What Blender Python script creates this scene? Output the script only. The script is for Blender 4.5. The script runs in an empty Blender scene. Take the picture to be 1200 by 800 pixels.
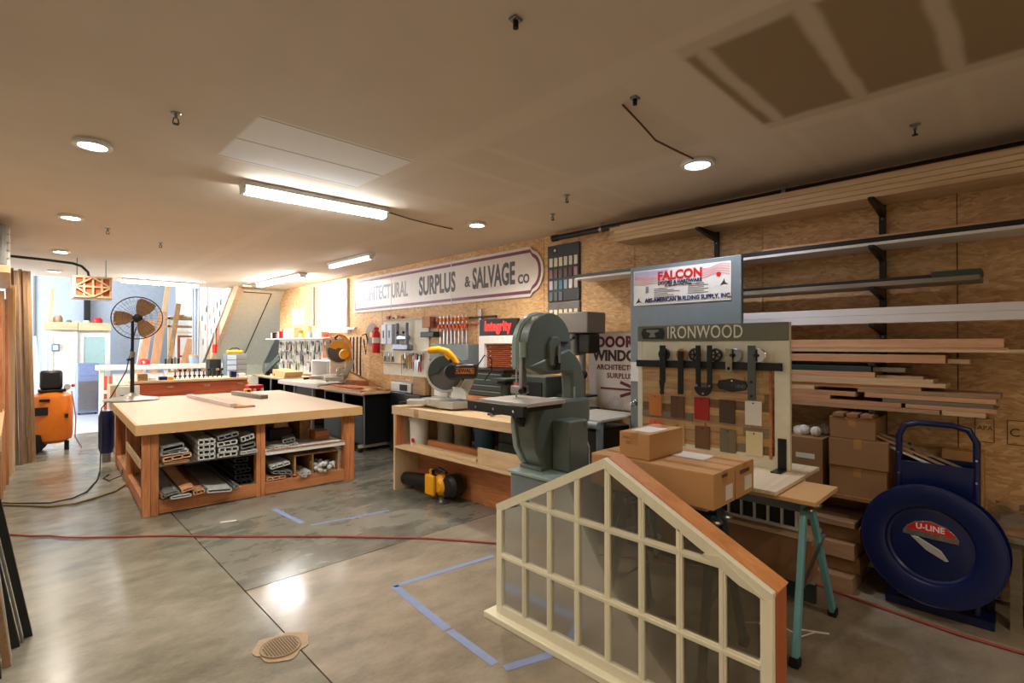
import bpy, math, random
from mathutils import Matrix, Vector
random.seed(7)
S = bpy.context.scene
COL = S.collection
PI = math.pi
R = math.radians
# ------------------------------------------------------------------ camera, world, exposure
cam_d = bpy.data.cameras.new('camera'); cam = bpy.data.objects.new('camera', cam_d); COL.objects.link(cam)
cam_d.sensor_width = 36; cam_d.lens = 17.94; cam_d.clip_start = .02; cam_d.clip_end = 100
cam.location = (0, 0, 1.6); cam.rotation_euler = (R(90.43), 0, R(-44.37))
S.camera = cam
W = bpy.data.worlds.new('world'); S.world = W; W.use_nodes = True
W.node_tree.nodes['Background'].inputs[0].default_value = (.75, .85, 1, 1)
W.node_tree.nodes['Background'].inputs[1].default_value = .6
S.view_settings.view_transform = 'Standard'; S.view_settings.look = 'None'
S.view_settings.exposure = 0.38; S.view_settings.gamma = 1; S.view_settings.use_curve_mapping = False
TUBE_E, CAN_E, DAY_E = 46, 60, 300          # light strengths

# ------------------------------------------------------------------ materials
MATS = {}
def sr(c): return tuple((v/255)**2.2 for v in c)+(1,)
def newmat(name):
    m = bpy.data.materials.new(name); m.use_nodes = True
    n = m.node_tree; b = n.nodes['Principled BSDF']; return m, n, b
def N(n, t, **k):
    x = n.nodes.new(t)
    for a, v in k.items():
        if a.startswith('i_'): x.inputs[int(a[2:])].default_value = v
        else: setattr(x, a, v)
    return x
def plain(name, c, rough=.5, metal=0, var=.08, bump=0, scale=12, emit=None):
    if name in MATS: return MATS[name]
    m, n, b = newmat(name); L = n.links.new
    b.inputs['Roughness'].default_value = rough; b.inputs['Metallic'].default_value = metal
    tc = N(n, 'ShaderNodeTexCoord'); no = N(n, 'ShaderNodeTexNoise'); no.inputs['Scale'].default_value = scale; no.inputs['Detail'].default_value = 4
    L(tc.outputs['Object'], no.inputs['Vector'])
    mx = N(n, 'ShaderNodeMix', data_type='RGBA'); a = sr(c)
    mx.inputs[6].default_value = tuple(v*(1-var*2) for v in a[:3])+(1,); mx.inputs[7].default_value = tuple(min(1, v*(1+var)) for v in a[:3])+(1,)
    L(no.outputs[0], mx.inputs[0]); L(mx.outputs[2], b.inputs['Base Color'])
    if bump:
        bp = N(n, 'ShaderNodeBump'); bp.inputs['Strength'].default_value = bump; bp.inputs['Distance'].default_value = .01
        L(no.outputs[0], bp.inputs['Height']); L(bp.outputs[0], b.inputs['Normal'])
    if emit:
        b.inputs['Emission Color'].default_value = sr(c); b.inputs['Emission Strength'].default_value = emit
    MATS[name] = m; return m
def wood(name, c1, c2, axis='Y', rough=.55, scale=9, contrast=.5):
    key = name+axis
    if key in MATS: return MATS[key]
    m, n, b = newmat(key); L = n.links.new
    b.inputs['Roughness'].default_value = rough
    tc = N(n, 'ShaderNodeTexCoord'); mp = N(n, 'ShaderNodeMapping')
    s = [scale]*3; s['XYZ'.index(axis)] = scale*.09; mp.inputs['Scale'].default_value = s
    oi = N(n, 'ShaderNodeObjectInfo'); ad = N(n, 'ShaderNodeVectorMath', operation='ADD'); ml = N(n, 'ShaderNodeMath', operation='MULTIPLY', i_1=37.0)
    L(oi.outputs['Random'], ml.inputs[0]); L(tc.outputs['Object'], ad.inputs[0]); L(ml.outputs[0], ad.inputs[1]); L(ad.outputs[0], mp.inputs[0])
    no = N(n, 'ShaderNodeTexNoise'); no.inputs['Scale'].default_value = 1.6; no.inputs['Detail'].default_value = 6; no.inputs['Distortion'].default_value = .8
    L(mp.outputs[0], no.inputs['Vector'])
    n2 = N(n, 'ShaderNodeTexNoise'); n2.inputs['Scale'].default_value = 9; n2.inputs['Detail'].default_value = 3; L(mp.outputs[0], n2.inputs['Vector'])
    av = N(n, 'ShaderNodeMath', operation='MULTIPLY_ADD', i_1=.35); L(n2.outputs[0], av.inputs[0]); 
    m7 = N(n, 'ShaderNodeMath', operation='MULTIPLY', i_1=.65); L(no.outputs[0], m7.inputs[0]); L(m7.outputs[0], av.inputs[2])
    cr = N(n, 'ShaderNodeValToRGB'); cr.color_ramp.elements[0].position = .5-contrast*.3; cr.color_ramp.elements[1].position = .5+contrast*.3
    cr.color_ramp.elements[0].color = sr(c2); cr.color_ramp.elements[1].color = sr(c1)
    L(av.outputs[0], cr.inputs[0]); 
    hs = N(n, 'ShaderNodeHueSaturation'); vr = N(n, 'ShaderNodeMapRange'); vr.inputs[3].default_value = .88; vr.inputs[4].default_value = 1.1
    L(oi.outputs['Random'], vr.inputs[0]); L(vr.outputs[0], hs.inputs['Value']); L(cr.outputs[0], hs.inputs['Color']); L(hs.outputs[0], b.inputs['Base Color'])
    bp = N(n, 'ShaderNodeBump'); bp.inputs['Strength'].default_value = .12; bp.inputs['Distance'].default_value = .004
    L(av.outputs[0], bp.inputs['Height']); L(bp.outputs[0], b.inputs['Normal'])
    MATS[key] = m; return m
def osb_mat():
    m, n, b = newmat('osb'); L = n.links.new; b.inputs['Roughness'].default_value = .6
    tc = N(n, 'ShaderNodeTexCoord'); oi = N(n, 'ShaderNodeObjectInfo')
    out = None
    cols = []
    for k, (rot, sc) in enumerate(((0.25, (1, 15, 60)), (-.5, (1, 20, 52)), (1.1, (1, 14, 60)))):
        mp = N(n, 'ShaderNodeMapping'); mp.inputs['Rotation'].default_value = (rot, 0, 0); mp.inputs['Scale'].default_value = sc
        mp.inputs['Location'].default_value = (k*3.7, k*1.3, k*2.1)
        nz = N(n, 'ShaderNodeTexNoise'); nz.inputs['Scale'].default_value = 3; L(tc.outputs['Object'], nz.inputs['Vector'])
        ms = N(n, 'ShaderNodeVectorMath', operation='SCALE'); ms.inputs['Scale'].default_value = .12; L(nz.outputs['Color'], ms.inputs[0])
        ad = N(n, 'ShaderNodeVectorMath', operation='ADD'); L(tc.outputs['Object'], ad.inputs[0]); L(ms.outputs[0], ad.inputs[1]); L(ad.outputs[0], mp.inputs[0])
        vo = N(n, 'ShaderNodeTexVoronoi'); vo.inputs['Scale'].default_value = 1; L(mp.outputs[0], vo.inputs['Vector'])
        sp = N(n, 'ShaderNodeSeparateColor'); L(vo.outputs['Color'], sp.inputs[0]); cols.append(sp)
    a = N(n, 'ShaderNodeMath', operation='GREATER_THAN', i_1=.5); L(cols[2].outputs[1], a.inputs[0])
    mx = N(n, 'ShaderNodeMix'); L(a.outputs[0], mx.inputs[0]); L(cols[0].outputs[0], mx.inputs[2]); L(cols[1].outputs[0], mx.inputs[3])
    nb = N(n, 'ShaderNodeTexNoise'); nb.inputs['Scale'].default_value = 1.6; nb.inputs['Detail'].default_value = 5; L(tc.outputs['Object'], nb.inputs['Vector'])
    m2 = N(n, 'ShaderNodeMix'); m2.inputs[0].default_value = .5; L(mx.outputs[0], m2.inputs[2]); L(nb.outputs[0], m2.inputs[3])
    cr = N(n, 'ShaderNodeValToRGB'); e = cr.color_ramp.elements
    e[0].position = .05; e[0].color = sr((166, 122, 80)); e[1].position = .95; e[1].color = sr((242, 212, 166))
    x = e.new(.35); x.color = sr((202, 156, 106)); x = e.new(.65); x.color = sr((222, 182, 130))
    L(m2.outputs[0], cr.inputs[0]); L(cr.outputs[0], b.inputs['Base Color'])
    bp = N(n, 'ShaderNodeBump'); bp.inputs['Strength'].default_value = .25; bp.inputs['Distance'].default_value = .006
    L(mx.outputs[0], bp.inputs['Height']); L(bp.outputs[0], b.inputs['Normal']); return m
def concrete(name, c1, c2, r0=.2, r1=.45):
    m, n, b = newmat(name); L = n.links.new
    tc = N(n, 'ShaderNodeTexCoord'); mp = N(n, 'ShaderNodeMapping'); mp.inputs['Scale'].default_value = (1, 1.7, 1); mp.inputs['Rotation'].default_value = (0, 0, .5); mp.inputs['Location'].default_value = (3.3, 1.7, .37)
    L(tc.outputs['Object'], mp.inputs[0])
    no = N(n, 'ShaderNodeTexNoise'); no.inputs['Scale'].default_value = .75; no.inputs['Detail'].default_value = 2; no.inputs['Distortion'].default_value = .4; L(mp.outputs[0], no.inputs['Vector'])
    n2 = N(n, 'ShaderNodeTexNoise'); n2.inputs['Scale'].default_value = 4.5; n2.inputs['Detail'].default_value = 5; n2.inputs['Roughness'].default_value = .55; L(mp.outputs[0], n2.inputs['Vector'])
    n3 = N(n, 'ShaderNodeTexNoise'); n3.inputs['Scale'].default_value = 45; n3.inputs['Detail'].default_value = 3; L(mp.outputs[0], n3.inputs['Vector'])
    mx = N(n, 'ShaderNodeMix'); mx.inputs[0].default_value = .45; L(no.outputs[0], mx.inputs[2]); L(n2.outputs[0], mx.inputs[3])
    m3 = N(n, 'ShaderNodeMix'); m3.inputs[0].default_value = .12; L(mx.outputs[0], m3.inputs[2]); L(n3.outputs[0], m3.inputs[3])
    cr = N(n, 'ShaderNodeValToRGB'); e = cr.color_ramp.elements; e[0].position = .33; e[0].color = sr(c2); e[1].position = .68; e[1].color = sr(c1)
    L(m3.outputs[0], cr.inputs[0]); L(cr.outputs[0], b.inputs['Base Color'])
    mr = N(n, 'ShaderNodeMapRange'); mr.inputs[1].default_value = .3; mr.inputs[2].default_value = .7; mr.inputs[3].default_value = r0; mr.inputs[4].default_value = r1
    L(mx.outputs[0], mr.inputs[0]); L(mr.outputs[0], b.inputs['Roughness']); return m
def ceiling_mat():
    """painted drywall with the lighter bands of joint compound; near wall_right the sheets are still bare"""
    m, n, b = newmat('drywall'); L = n.links.new; b.inputs['Roughness'].default_value = .8
    tc = N(n, 'ShaderNodeTexCoord'); sx = N(n, 'ShaderNodeSeparateXYZ'); nz = N(n, 'ShaderNodeTexNoise'); nz.inputs['Scale'].default_value = 3
    L(tc.outputs['Object'], nz.inputs['Vector']); L(tc.outputs['Object'], sx.inputs[0])
    def mth(op, a, bb=None, c=None):
        x = N(n, 'ShaderNodeMath', operation=op)
        for i, v in enumerate((a, bb, c)):
            if v is None: continue
            if isinstance(v, (int, float)): x.inputs[i].default_value = v
            else: L(v, x.inputs[i])
        return x.outputs[0]
    def band(co, c, w, soft=.03):
        d = mth('ABSOLUTE', mth('SUBTRACT', co, c)); r = N(n, 'ShaderNodeMapRange', interpolation_type='SMOOTHSTEP')
        L(d, r.inputs[0]); r.inputs[1].default_value = w-soft; r.inputs[2].default_value = w+soft; r.inputs[3].default_value = 1; r.inputs[4].default_value = 0
        return r.outputs[0]
    X, Y = sx.outputs[0], sx.outputs[1]
    wob = mth('MULTIPLY', mth('SUBTRACT', nz.outputs[0], .5), .05)
    X2, Y2 = mth('ADD', X, wob), mth('ADD', Y, wob)
    bx = mth('MAXIMUM', band(X2, 2.03, .1), band(X2, 3.18, .1))
    near = band(X, 3.25, 1.25, .05)
    ys = None
    for c, w in ((-.15, .035), (.235, .035), (.61, .035), (1.0, .03), (1.25, .16), (2.45, .035), (2.85, .035), (3.65, .05)):
        v = band(Y2, c, w, .02); ys = v if ys is None else mth('MAXIMUM', ys, v)
    ys = mth('MULTIPLY', ys, near)
    mud = mth('MAXIMUM', bx, ys)
    bare = mth('MULTIPLY', band(X, 2.6, .57, .02), band(Y, -.6, 1.68, .02))      # unpainted sheets
    hl = mth('MULTIPLY', band(X, 1.47, .5, .015), band(Y, 3.4, .42, .015))
    ln = mth('MAXIMUM', mth('MAXIMUM', band(Y, 3.41, .008, .006), band(Y, 3.8, .008, .006)), band(Y, 3.0, .008, .006))
    ln = mth('MULTIPLY', ln, band(X, 1.47, .5, .02))
    def mix(f, a, c):
        x = N(n, 'ShaderNodeMix', data_type='RGBA'); L(f, x.inputs[0])
        for i, v in ((6, a), (7, c)):
            if isinstance(v, tuple): x.inputs[i].default_value = v
            else: L(v, x.inputs[i])
        return x.outputs[2]
    col = mix(nz.outputs[0], sr((206, 190, 168)), sr((216, 200, 180)))
    col = mix(bare, col, sr((150, 128, 98)))
    col = mix(mth('MULTIPLY', mud, .7), col, sr((218, 203, 182)))
    col = mix(hl, col, sr((236, 232, 226)))
    col = mix(ln, col, sr((176, 162, 148)))
    L(col, b.inputs['Base Color']); return m

OSB = osb_mat()
M_floor_a = concrete('concrete_dark', (150, 147, 134), (82, 82, 74), .2, .36)
M_floor_b = concrete('concrete_warm', (172, 160, 142), (114, 106, 92), .13, .28)
M_floor_c = concrete('concrete_grey', (156, 151, 134), (94, 92, 80), .13, .28)
M_floor_d = concrete('concrete_back', (190, 196, 206), (165, 172, 184), .3, .5)
M_ceil = ceiling_mat()
M_white = plain('white_paint', (228, 226, 220), .5)
M_bluewall = plain('blue_wall', (176, 186, 200), .7)
M_cream = plain('cream_paint', (232, 228, 206), .5)
M_black = plain('black_paint', (26, 27, 28), .4)
M_blackr = plain('black_rubber', (20, 20, 21), .7)
M_iron = plain('iron_dark', (48, 48, 48), .5, .6)
M_steel = plain('steel', (150, 152, 154), .3, .9)
M_chrome = plain('chrome', (205, 205, 208), .15, 1)
M_alu = plain('cast_aluminium', (190, 188, 180), .4, .3)
M_grey = plain('grey_paint', (118, 128, 132), .45)
M_green = plain('green_grey_enamel', (96, 106, 98), .36)
M_greenl = plain('light_green_enamel', (150, 170, 165), .3)
M_dgreen = plain('dark_green_steel', (62, 74, 68), .5, .3)
M_blue = plain('navy_enamel', (20, 32, 78), .3)
M_teal = plain('teal_enamel', (112, 172, 182), .4, var=.2)
M_tealk = plain('dark_teal_enamel', (32, 52, 60), .5)
M_orange = plain('orange_paint', (226, 120, 34), .4)
M_yellow = plain('yellow_plastic', (242, 166, 20), .4)
M_red = plain('red_paint', (205, 28, 30), .4)
M_carton = plain('cardboard', (190, 144, 96), .8, var=.06, scale=5)
M_carton2 = plain('cardboard_dark', (150, 112, 76), .8, var=.08, scale=5)
M_tape = plain('carton_tape', (176, 128, 76), .35)
M_paper = plain('white_paper', (226, 222, 214), .7)
M_ink = plain('dark_ink', (52, 48, 46), .7)
M_print = plain('carton_print', (96, 70, 48), .8)
M_tapeblue = plain('painters_tape', (132, 148, 190), .6)
M_cord = plain('red_brown_cord', (158, 68, 52), .5)
M_hose = plain('olive_hose', (128, 112, 66), .5)
M_fir = wood('fir', (205, 138, 88), (160, 92, 52))
M_firX = wood('fir', (205, 138, 88), (160, 92, 52), 'X')
M_firZ = wood('fir', (205, 138, 88), (160, 92, 52), 'Z')
M_pine = wood('pine', (222, 192, 154), (202, 168, 126))
M_pineX = wood('pine', (222, 192, 154), (202, 168, 126), 'X')
M_pineZ = wood('pine', (222, 192, 154), (202, 168, 126), 'Z')
M_mdf = plain('mdf_top', (212, 186, 154), .5, var=.04)
M_mdfe = plain('mdf_edge', (206, 164, 112), .6, var=.05)
M_peach = wood('peach_board', (216, 166, 126), (192, 138, 98), rough=.6)
M_peachZ = wood('peach_board', (216, 166, 126), (192, 138, 98), 'Z', rough=.6)
M_tan = wood('tan_board', (186, 150, 116), (150, 116, 86))
M_tanZ = wood('tan_board', (176, 144, 108), (140, 110, 80), 'Z')
M_grwood = wood('grey_board', (140, 128, 108), (110, 98, 80))
M_oak = wood('oak', (180, 140, 94), (140, 102, 62))
M_redw = wood('redwood', (196, 100, 60), (150, 66, 36), 'X')
M_brownZ = wood('brown_board', (152, 120, 86), (116, 86, 58), 'Z')
M_primed = plain('primed_white', (232, 226, 222), .5, var=.03)
M_primwood = wood('sash_cream', (232, 228, 206), (222, 216, 190), 'Z', contrast=.9)
M_vinyl = plain('white_vinyl', (205, 205, 200), .4)
M_vin2 = plain('grey_vinyl', (130, 130, 128), .45)
def glass(name, tint, rough=.03, alpha=.35):
    m, n, b = newmat(name); L = n.links.new
    n.nodes.remove(b); o = [x for x in n.nodes if x.type == 'OUTPUT_MATERIAL'][0]
    t = N(n, 'ShaderNodeBsdfTransparent'); t.inputs[0].default_value = tint
    g = N(n, 'ShaderNodeBsdfGlossy'); g.inputs['Roughness'].default_value = rough; g.inputs[0].default_value = (.6, .6, .58, 1)
    d = N(n, 'ShaderNodeBsdfDiffuse'); d.inputs[0].default_value = sr((128, 118, 104))
    f = N(n, 'ShaderNodeFresnel'); f.inputs[0].default_value = 1.5
    m1 = N(n, 'ShaderNodeMixShader'); m1.inputs[0].default_value = alpha; L(t.outputs[0], m1.inputs[1]); L(d.outputs[0], m1.inputs[2])
    m2 = N(n, 'ShaderNodeMixShader'); L(f.outputs[0], m2.inputs[0]); L(m1.outputs[0], m2.inputs[1]); L(g.outputs[0], m2.inputs[2]); L(m2.outputs[0], o.inputs[0])
    return m
M_glass = glass('dusty_glass', (.68, .65, .58, 1), .16, .12)
M_film = glass('plastic_film', (.8, .8, .78, 1), .2, .45)
def emis(name, c, s):
    m, n, b = newmat(name); b.inputs['Base Color'].default_value = (1, 1, 1, 1)
    b.inputs['Emission Color'].default_value = c; b.inputs['Emission Strength'].default_value = s; return m
E_tube = emis('tube_light', (.95, .98, 1, 1), TUBE_E); E_tubef = emis('tube_light_far', (1, .98, .95, 1), TUBE_E*1.7)
E_tube2 = emis('tube_light_dim', (.9, .92, 1, 1), 5)
E_can = emis('can_light', (1, .85, .62, 1), CAN_E)
E_canb = emis('can_light_blue', (.72, .78, 1, 1), 14)
E_sheet = emis('glow_white', (.93, .96, 1, 1), 1.1)  # glow added to keep the white wall sheet bright
E_red = emis('red_sign_light', (1, .04, .03, 1), .9); E_red.node_tree.nodes['Principled BSDF'].inputs[0].default_value = (.8, .02, .02, 1)

# ------------------------------------------------------------------ mesh builder (all coordinates in metres, world unless a frame is given)
WM = {}
def T(x, y, z, rz=0, rx=0, ry=0):
    return Matrix.Translation((x, y, z)) @ Matrix.Rotation(rz, 4, 'Z') @ Matrix.Rotation(ry, 4, 'Y') @ Matrix.Rotation(rx, 4, 'X')
class MB:
    def __init__(s, M=None): s.v = []; s.f = []; s.M = M
    def add(s, vs, fs, M=None):
        o = len(s.v)
        for v in vs:
            p = Vector(v)
            if M is not None: p = M @ p
            if s.M is not None: p = s.M @ p
            s.v.append(p)
        s.f += [tuple(i+o for i in f) for f in fs]; return s
    def box(s, x0, x1, y0, y1, z0, z1, M=None):
        vs = [(x, y, z) for z in (z0, z1) for y in (y0, y1) for x in (x0, x1)]
        return s.add(vs, [(0, 2, 3, 1), (4, 5, 7, 6), (0, 1, 5, 4), (2, 6, 7, 3), (0, 4, 6, 2), (1, 3, 7, 5)], M)
    def bar(s, p0, p1, w, h, up=(0, 0, 1)):
        """rectangular bar from p0 to p1: w across, h along up"""
        p0, p1 = Vector(p0), Vector(p1); d = (p1-p0).normalized(); u = Vector(up)
        a = d.cross(u)
        if a.length < 1e-4: u = Vector((1, 0, 0)); a = d.cross(u)
        a.normalize(); u = a.cross(d).normalized()
        vs = [p+a*sx*w/2+u*sz*h/2 for p in (p0, p1) for sz in (-1, 1) for sx in (-1, 1)]
        return s.add(vs, [(0, 2, 3, 1), (4, 5, 7, 6), (0, 1, 5, 4), (2, 6, 7, 3), (0, 4, 6, 2), (1, 3, 7, 5)])
    def tube(s, pts, r, n=8, closed=False, cap=True):
        pts = [Vector(p) for p in pts]; k = len(pts); rs = r if isinstance(r, (list, tuple)) else [r]*k
        ring = []; pu = None
        for i, p in enumerate(pts):
            if closed: d = pts[(i+1) % k]-pts[i-1]
            else: d = pts[min(i+1, k-1)]-pts[max(i-1, 0)]
            d.normalize()
            u = pu if pu is not None else (Vector((0, 0, 1)) if abs(d.z) < .9 else Vector((1, 0, 0)))
            a = d.cross(u)
            if a.length < 1e-4: a = d.orthogonal()
            a.normalize(); u = a.cross(d).normalized(); pu = u
            ring.append([p+a*math.cos(2*PI*j/n)*rs[i]+u*math.sin(2*PI*j/n)*rs[i] for j in range(n)])
        vs = [v for q in ring for v in q]; fs = []
        for i in range(k if closed else k-1):
            for j in range(n):
                a, b2 = i*n+j, i*n+(j+1) % n; c, d2 = ((i+1) % k)*n+j, ((i+1) % k)*n+(j+1) % n
                fs.append((a, b2, d2, c))
        if cap and not closed: fs += [tuple(range(n))[::-1], tuple(range((k-1)*n, k*n))]
        return s.add(vs, fs)
    def cyl(s, p0, p1, r, r1=None, n=20): return s.tube([p0, p1], [r, r if r1 is None else r1], n)
    def prism(s, pts, M, h):
        """polygon pts (x,y) in frame M, extruded by h along local z"""
        n = len(pts); vs = [(x, y, 0) for x, y in pts]+[(x, y, h) for x, y in pts]
        return s.add(vs, [tuple(range(n))[::-1], tuple(range(n, 2*n))]+[(i, (i+1) % n, n+(i+1) % n, n+i) for i in range(n)], M)
    def lathe(s, prof, M, n=24, cap=True):
        """prof [(r, h)] around local z of M"""
        vs = [(r*math.cos(2*PI*j/n), r*math.sin(2*PI*j/n), h) for r, h in prof for j in range(n)]; k = len(prof)
        fs = [(i*n+j, i*n+(j+1) % n, (i+1)*n+(j+1) % n, (i+1)*n+j) for i in range(k-1) for j in range(n)]
        if cap: fs += [tuple(range(n))[::-1], tuple(range((k-1)*n, k*n))]
        return s.add(vs, fs, M)
    def ball(s, c, r, n=12, sz=1):
        return s.lathe([(r*math.sin(PI*(i+.02)/(6.04)), -r*sz*math.cos(PI*(i+.02)/6.04)) for i in range(7)], Matrix.Translation(c), n)
    def build(s, name, mat, parent=None, bevel=0, smooth=True, kind=None, label=None, cat=None, group=None):
        vs = s.v
        if parent is None:
            xs, ys, zs = [v.x for v in vs], [v.y for v in vs], [v.z for v in vs]
            L = Matrix.Translation(((min(xs)+max(xs))/2, (min(ys)+max(ys))/2, min(zs)))
        else: L = WM[parent.name]
        Li = L.inverted(); me = bpy.data.meshes.new(name)
        me.from_pydata([Li @ v for v in vs], [], s.f); me.update()
        me.materials.append(mat)
        if smooth: me.shade_smooth(); me.set_sharp_from_angle(angle=R(32))
        o = bpy.data.objects.new(name, me); COL.objects.link(o)
        if parent is None: o.matrix_world = L; WM[o.name] = L
        else: o.parent = parent; WM[o.name] = L.copy()
        if bevel:
            b = o.modifiers.new('bevel', 'BEVEL'); b.width = bevel; b.segments = 2; b.limit_method = 'ANGLE'
        tag(o, label, cat, group, kind); return o
def tag(o, label=None, cat=None, group=None, kind=None):
    if label: o['label'] = label
    if cat: o['category'] = cat
    if group: o['group'] = group
    if kind: o['kind'] = kind
    return o
def thing(name, label, cat, loc=(0, 0, 0), rz=0, group=None):
    o = bpy.data.objects.new(name, None); COL.objects.link(o); o.empty_display_size = .1
    o.location = loc; o.rotation_euler = (0, 0, rz); WM[o.name] = T(*loc, rz)
    return tag(o, label, cat, group)
def struct(name, loc=(0, 0, 0)):
    o = bpy.data.objects.new(name, None); COL.objects.link(o); o.location = loc; WM[o.name] = T(*loc); o['kind'] = 'structure'; return o
def dup(src, M, label=None, group=None):
    """a copy of a thing with its parts and sub-parts at world matrix M"""
    r = src.copy(); COL.objects.link(r); r.matrix_world = M; WM[r.name] = M
    if label: r['label'] = label
    if group: r['group'] = group
    def rec(a, b):
        for ch in list(a.children):
            c = ch.copy(); COL.objects.link(c); c.parent = b; WM[c.name] = M; rec(ch, c)
    rec(src, r); return r
def text(s, size, M, mat, parent, name='lettering', ext=.002, xs=1, bold=0, align='CENTER', label=None, sp=1):
    cu = bpy.data.curves.new('t', 'FONT'); cu.body = s; cu.size = size; cu.extrude = ext; cu.offset = bold
    cu.align_x = align; cu.align_y = 'CENTER'; cu.resolution_u = 3; cu.space_character = sp
    o = bpy.data.objects.new('t', cu); COL.objects.link(o)
    dg = bpy.context.evaluated_depsgraph_get(); me = bpy.data.meshes.new_from_object(o.evaluated_get(dg))
    bpy.data.objects.remove(o); bpy.data.curves.remove(cu)
    L = WM[parent.name].inverted() @ M @ Matrix.Diagonal((xs, 1, 1, 1)); me.transform(L)
    me.materials.clear(); me.materials.append(mat); me.name = name
    q = bpy.data.objects.new(name, me); COL.objects.link(q); q.parent = parent; WM[q.name] = WM[parent.name]
    if label: q['label'] = label
    return q
def wallM(y, z, x): return Matrix(((0, 0, -1, x), (-1, 0, 0, y), (0, 1, 0, z), (0, 0, 0, 1)))   # faces -X: local x = -Y, y = Z
def frontM(x, y, z): return Matrix(((1, 0, 0, x), (0, 0, -1, y), (0, 1, 0, z), (0, 0, 0, 1)))   # faces -Y: local x = X, y = Z
def topM(x, y, z, a=0): return T(x, y, z, a)
ORD = ['first', 'second', 'third', 'fourth', 'fifth', 'sixth', 'seventh', 'eighth', 'ninth', 'tenth', 'eleventh', 'twelfth', 'thirteenth', 'fourteenth', 'fifteenth', 'sixteenth', 'seventeenth', 'eighteenth', 'nineteenth', 'twentieth']

# ------------------------------------------------------------------ the setting
XL, YB, YE, XR, ZC = -2.2, -2.4, 12.6, 4.45, 2.87
fl = struct('floor')
def slab(x0, x1, y0, y1, m): MB().box(x0+.004, x1-.004, y0+.004, y1-.004, -.08, 0).build('concrete_slab', m, fl, smooth=False)
slab(XL, 1.09, YB, 12.1, M_floor_c); slab(1.09, XR, YB, 3.6, M_floor_b); slab(1.09, XR, 3.6, 12.1, M_floor_a)
slab(XL, 5.6, 12.1, 17.2, M_floor_d)
MB().box(XL, 5.6, YB, 17.2, -.14, -.012-.07).build('subfloor', M_ink, fl, smooth=False)
ce = struct('ceiling')
MB().box(XL, XR+.1, YB, YE, ZC, ZC+.2).build('ceiling_drywall', M_ceil, ce, smooth=False)
MB().box(XL, 5.6, YE, YE+.12, ZC, 4.3).build('ceiling_header', M_white, ce, smooth=False)
MB().box(XL, 5.6, YE, 17.3, 4.2, 4.3).build('ceiling_back_room', M_white, ce, smooth=False)
MB().box(-1.05, -.95, YB, YE, 0, ZC).build('wall_left', M_white, None, smooth=False, kind='structure')
MB().box(XL-.1, XL, YE, 17.2, 0, 4.3).build('wall_back_room_left', M_white, None, smooth=False, kind='structure')
MB().box(XL, -1.05, YE-.1, YE, 0, ZC).build('wall_return', M_white, None, smooth=False, kind='structure')
MB().box(XL-.1, XR+.1, YB-.1, YB, 0, ZC).build('wall_behind', M_white, None, smooth=False, kind='structure')
MB().box(XL, 3.12, 17.1, 17.2, 0, 4.3).build('wall_far', M_bluewall, None, smooth=False, kind='structure')
MB().box(3.1, 5.6, 15.9, 16.0, 0, 4.3).build('wall_far_right', M_white, None, smooth=False, kind='structure')
MB().box(5.5, 5.6, 12.3, 15.9, 0, 4.3).build('wall_stair', M_white, None, smooth=False, kind='structure')
wr = struct('wall_right')
ys = [YB, -.87, .35, 1.57, 2.79, 4.01, 5.23, 6.45, 7.67, 8.89, 10.11, 11.33, 12.3]
for a, b in zip(ys[:-1], ys[1:]):
    MB().box(XR, XR+.02, a+.003, b-.003, 0, ZC).build('osb_sheet', OSB, wr, smooth=False)
MB().box(XR+.02, XR+.12, YB, 12.3, 0, ZC).build('wall_backing', M_print, wr, smooth=False)
# mill stamps on the lower sheets
st = MB()
for y0, w in ((.27, .09), (.12, .08), (-.02, .07)):
    for a, b, c, d in ((0, w, 0, .004), (0, w, .15, .154), (0, .004, 0, .154), (w, w+.004, 0, .154)):
        st.box(XR-.002, XR+.001, y0-b, y0-a, .98+c, .98+d)
st.build('mill_stamp', M_print, wr, smooth=False)
text('C', .07, wallM(.085, 1.055, XR-.001), M_print, wr, 'mill_stamp_letter'); text('324\n200', .05, wallM(-.055, 1.07, XR-.001), M_print, wr, 'mill_stamp_letter')
text('APA', .04, wallM(.22, 1.07, XR-.001), M_print, wr, 'mill_stamp_letter')
# unseen area lamp for daylight entering the back room from the left side
bpy_l = bpy.data.lights.new('daylight', 'AREA'); bpy_l.shape = 'RECTANGLE'; bpy_l.size = 3.2; bpy_l.size_y = 3; bpy_l.energy = DAY_E; bpy_l.color = (.88, .94, 1)
lo = bpy.data.objects.new('daylight', bpy_l); COL.objects.link(lo); lo.location = (-1.9, 14.6, 2.0); lo.rotation_euler = (0, R(-90), 0)

# stair soffit
ss = struct('wall_stair_soffit')
def sof(x, t): return (x, 12.0+t*2.3, 2.82-t*1.72)
a, b, c, d = sof(3.5, 0), sof(4.75, 0), sof(4.75, 1), sof(3.5, 1)
MB().add([a, b, c, d]+[(p[0], p[1]+.05, p[2]+.05) for p in (a, b, c, d)], [(0, 1, 2, 3), (7, 6, 5, 4), (0, 4, 5, 1), (1, 5, 6, 2), (2, 6, 7, 3), (3, 7, 4, 0)]).build('soffit_panel', M_cream, ss, smooth=False)
MB().box(3.5, 5.5, 14.3, 14.4, 0, 1.12).build('wall_under_stair', M_cream, ss, smooth=False)
MB().bar(sof(3.46, -.06), sof(3.46, 1.45), .09, .24, (0, .6, .8)).build('stair_stringer', M_pineX, ss)
MB().bar(sof(3.6, .03), sof(4.18, .03), .02, .02).bar(sof(4.18, .03), sof(4.18, .99), .02, .02).build('hatch_edge', M_print, ss)
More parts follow.
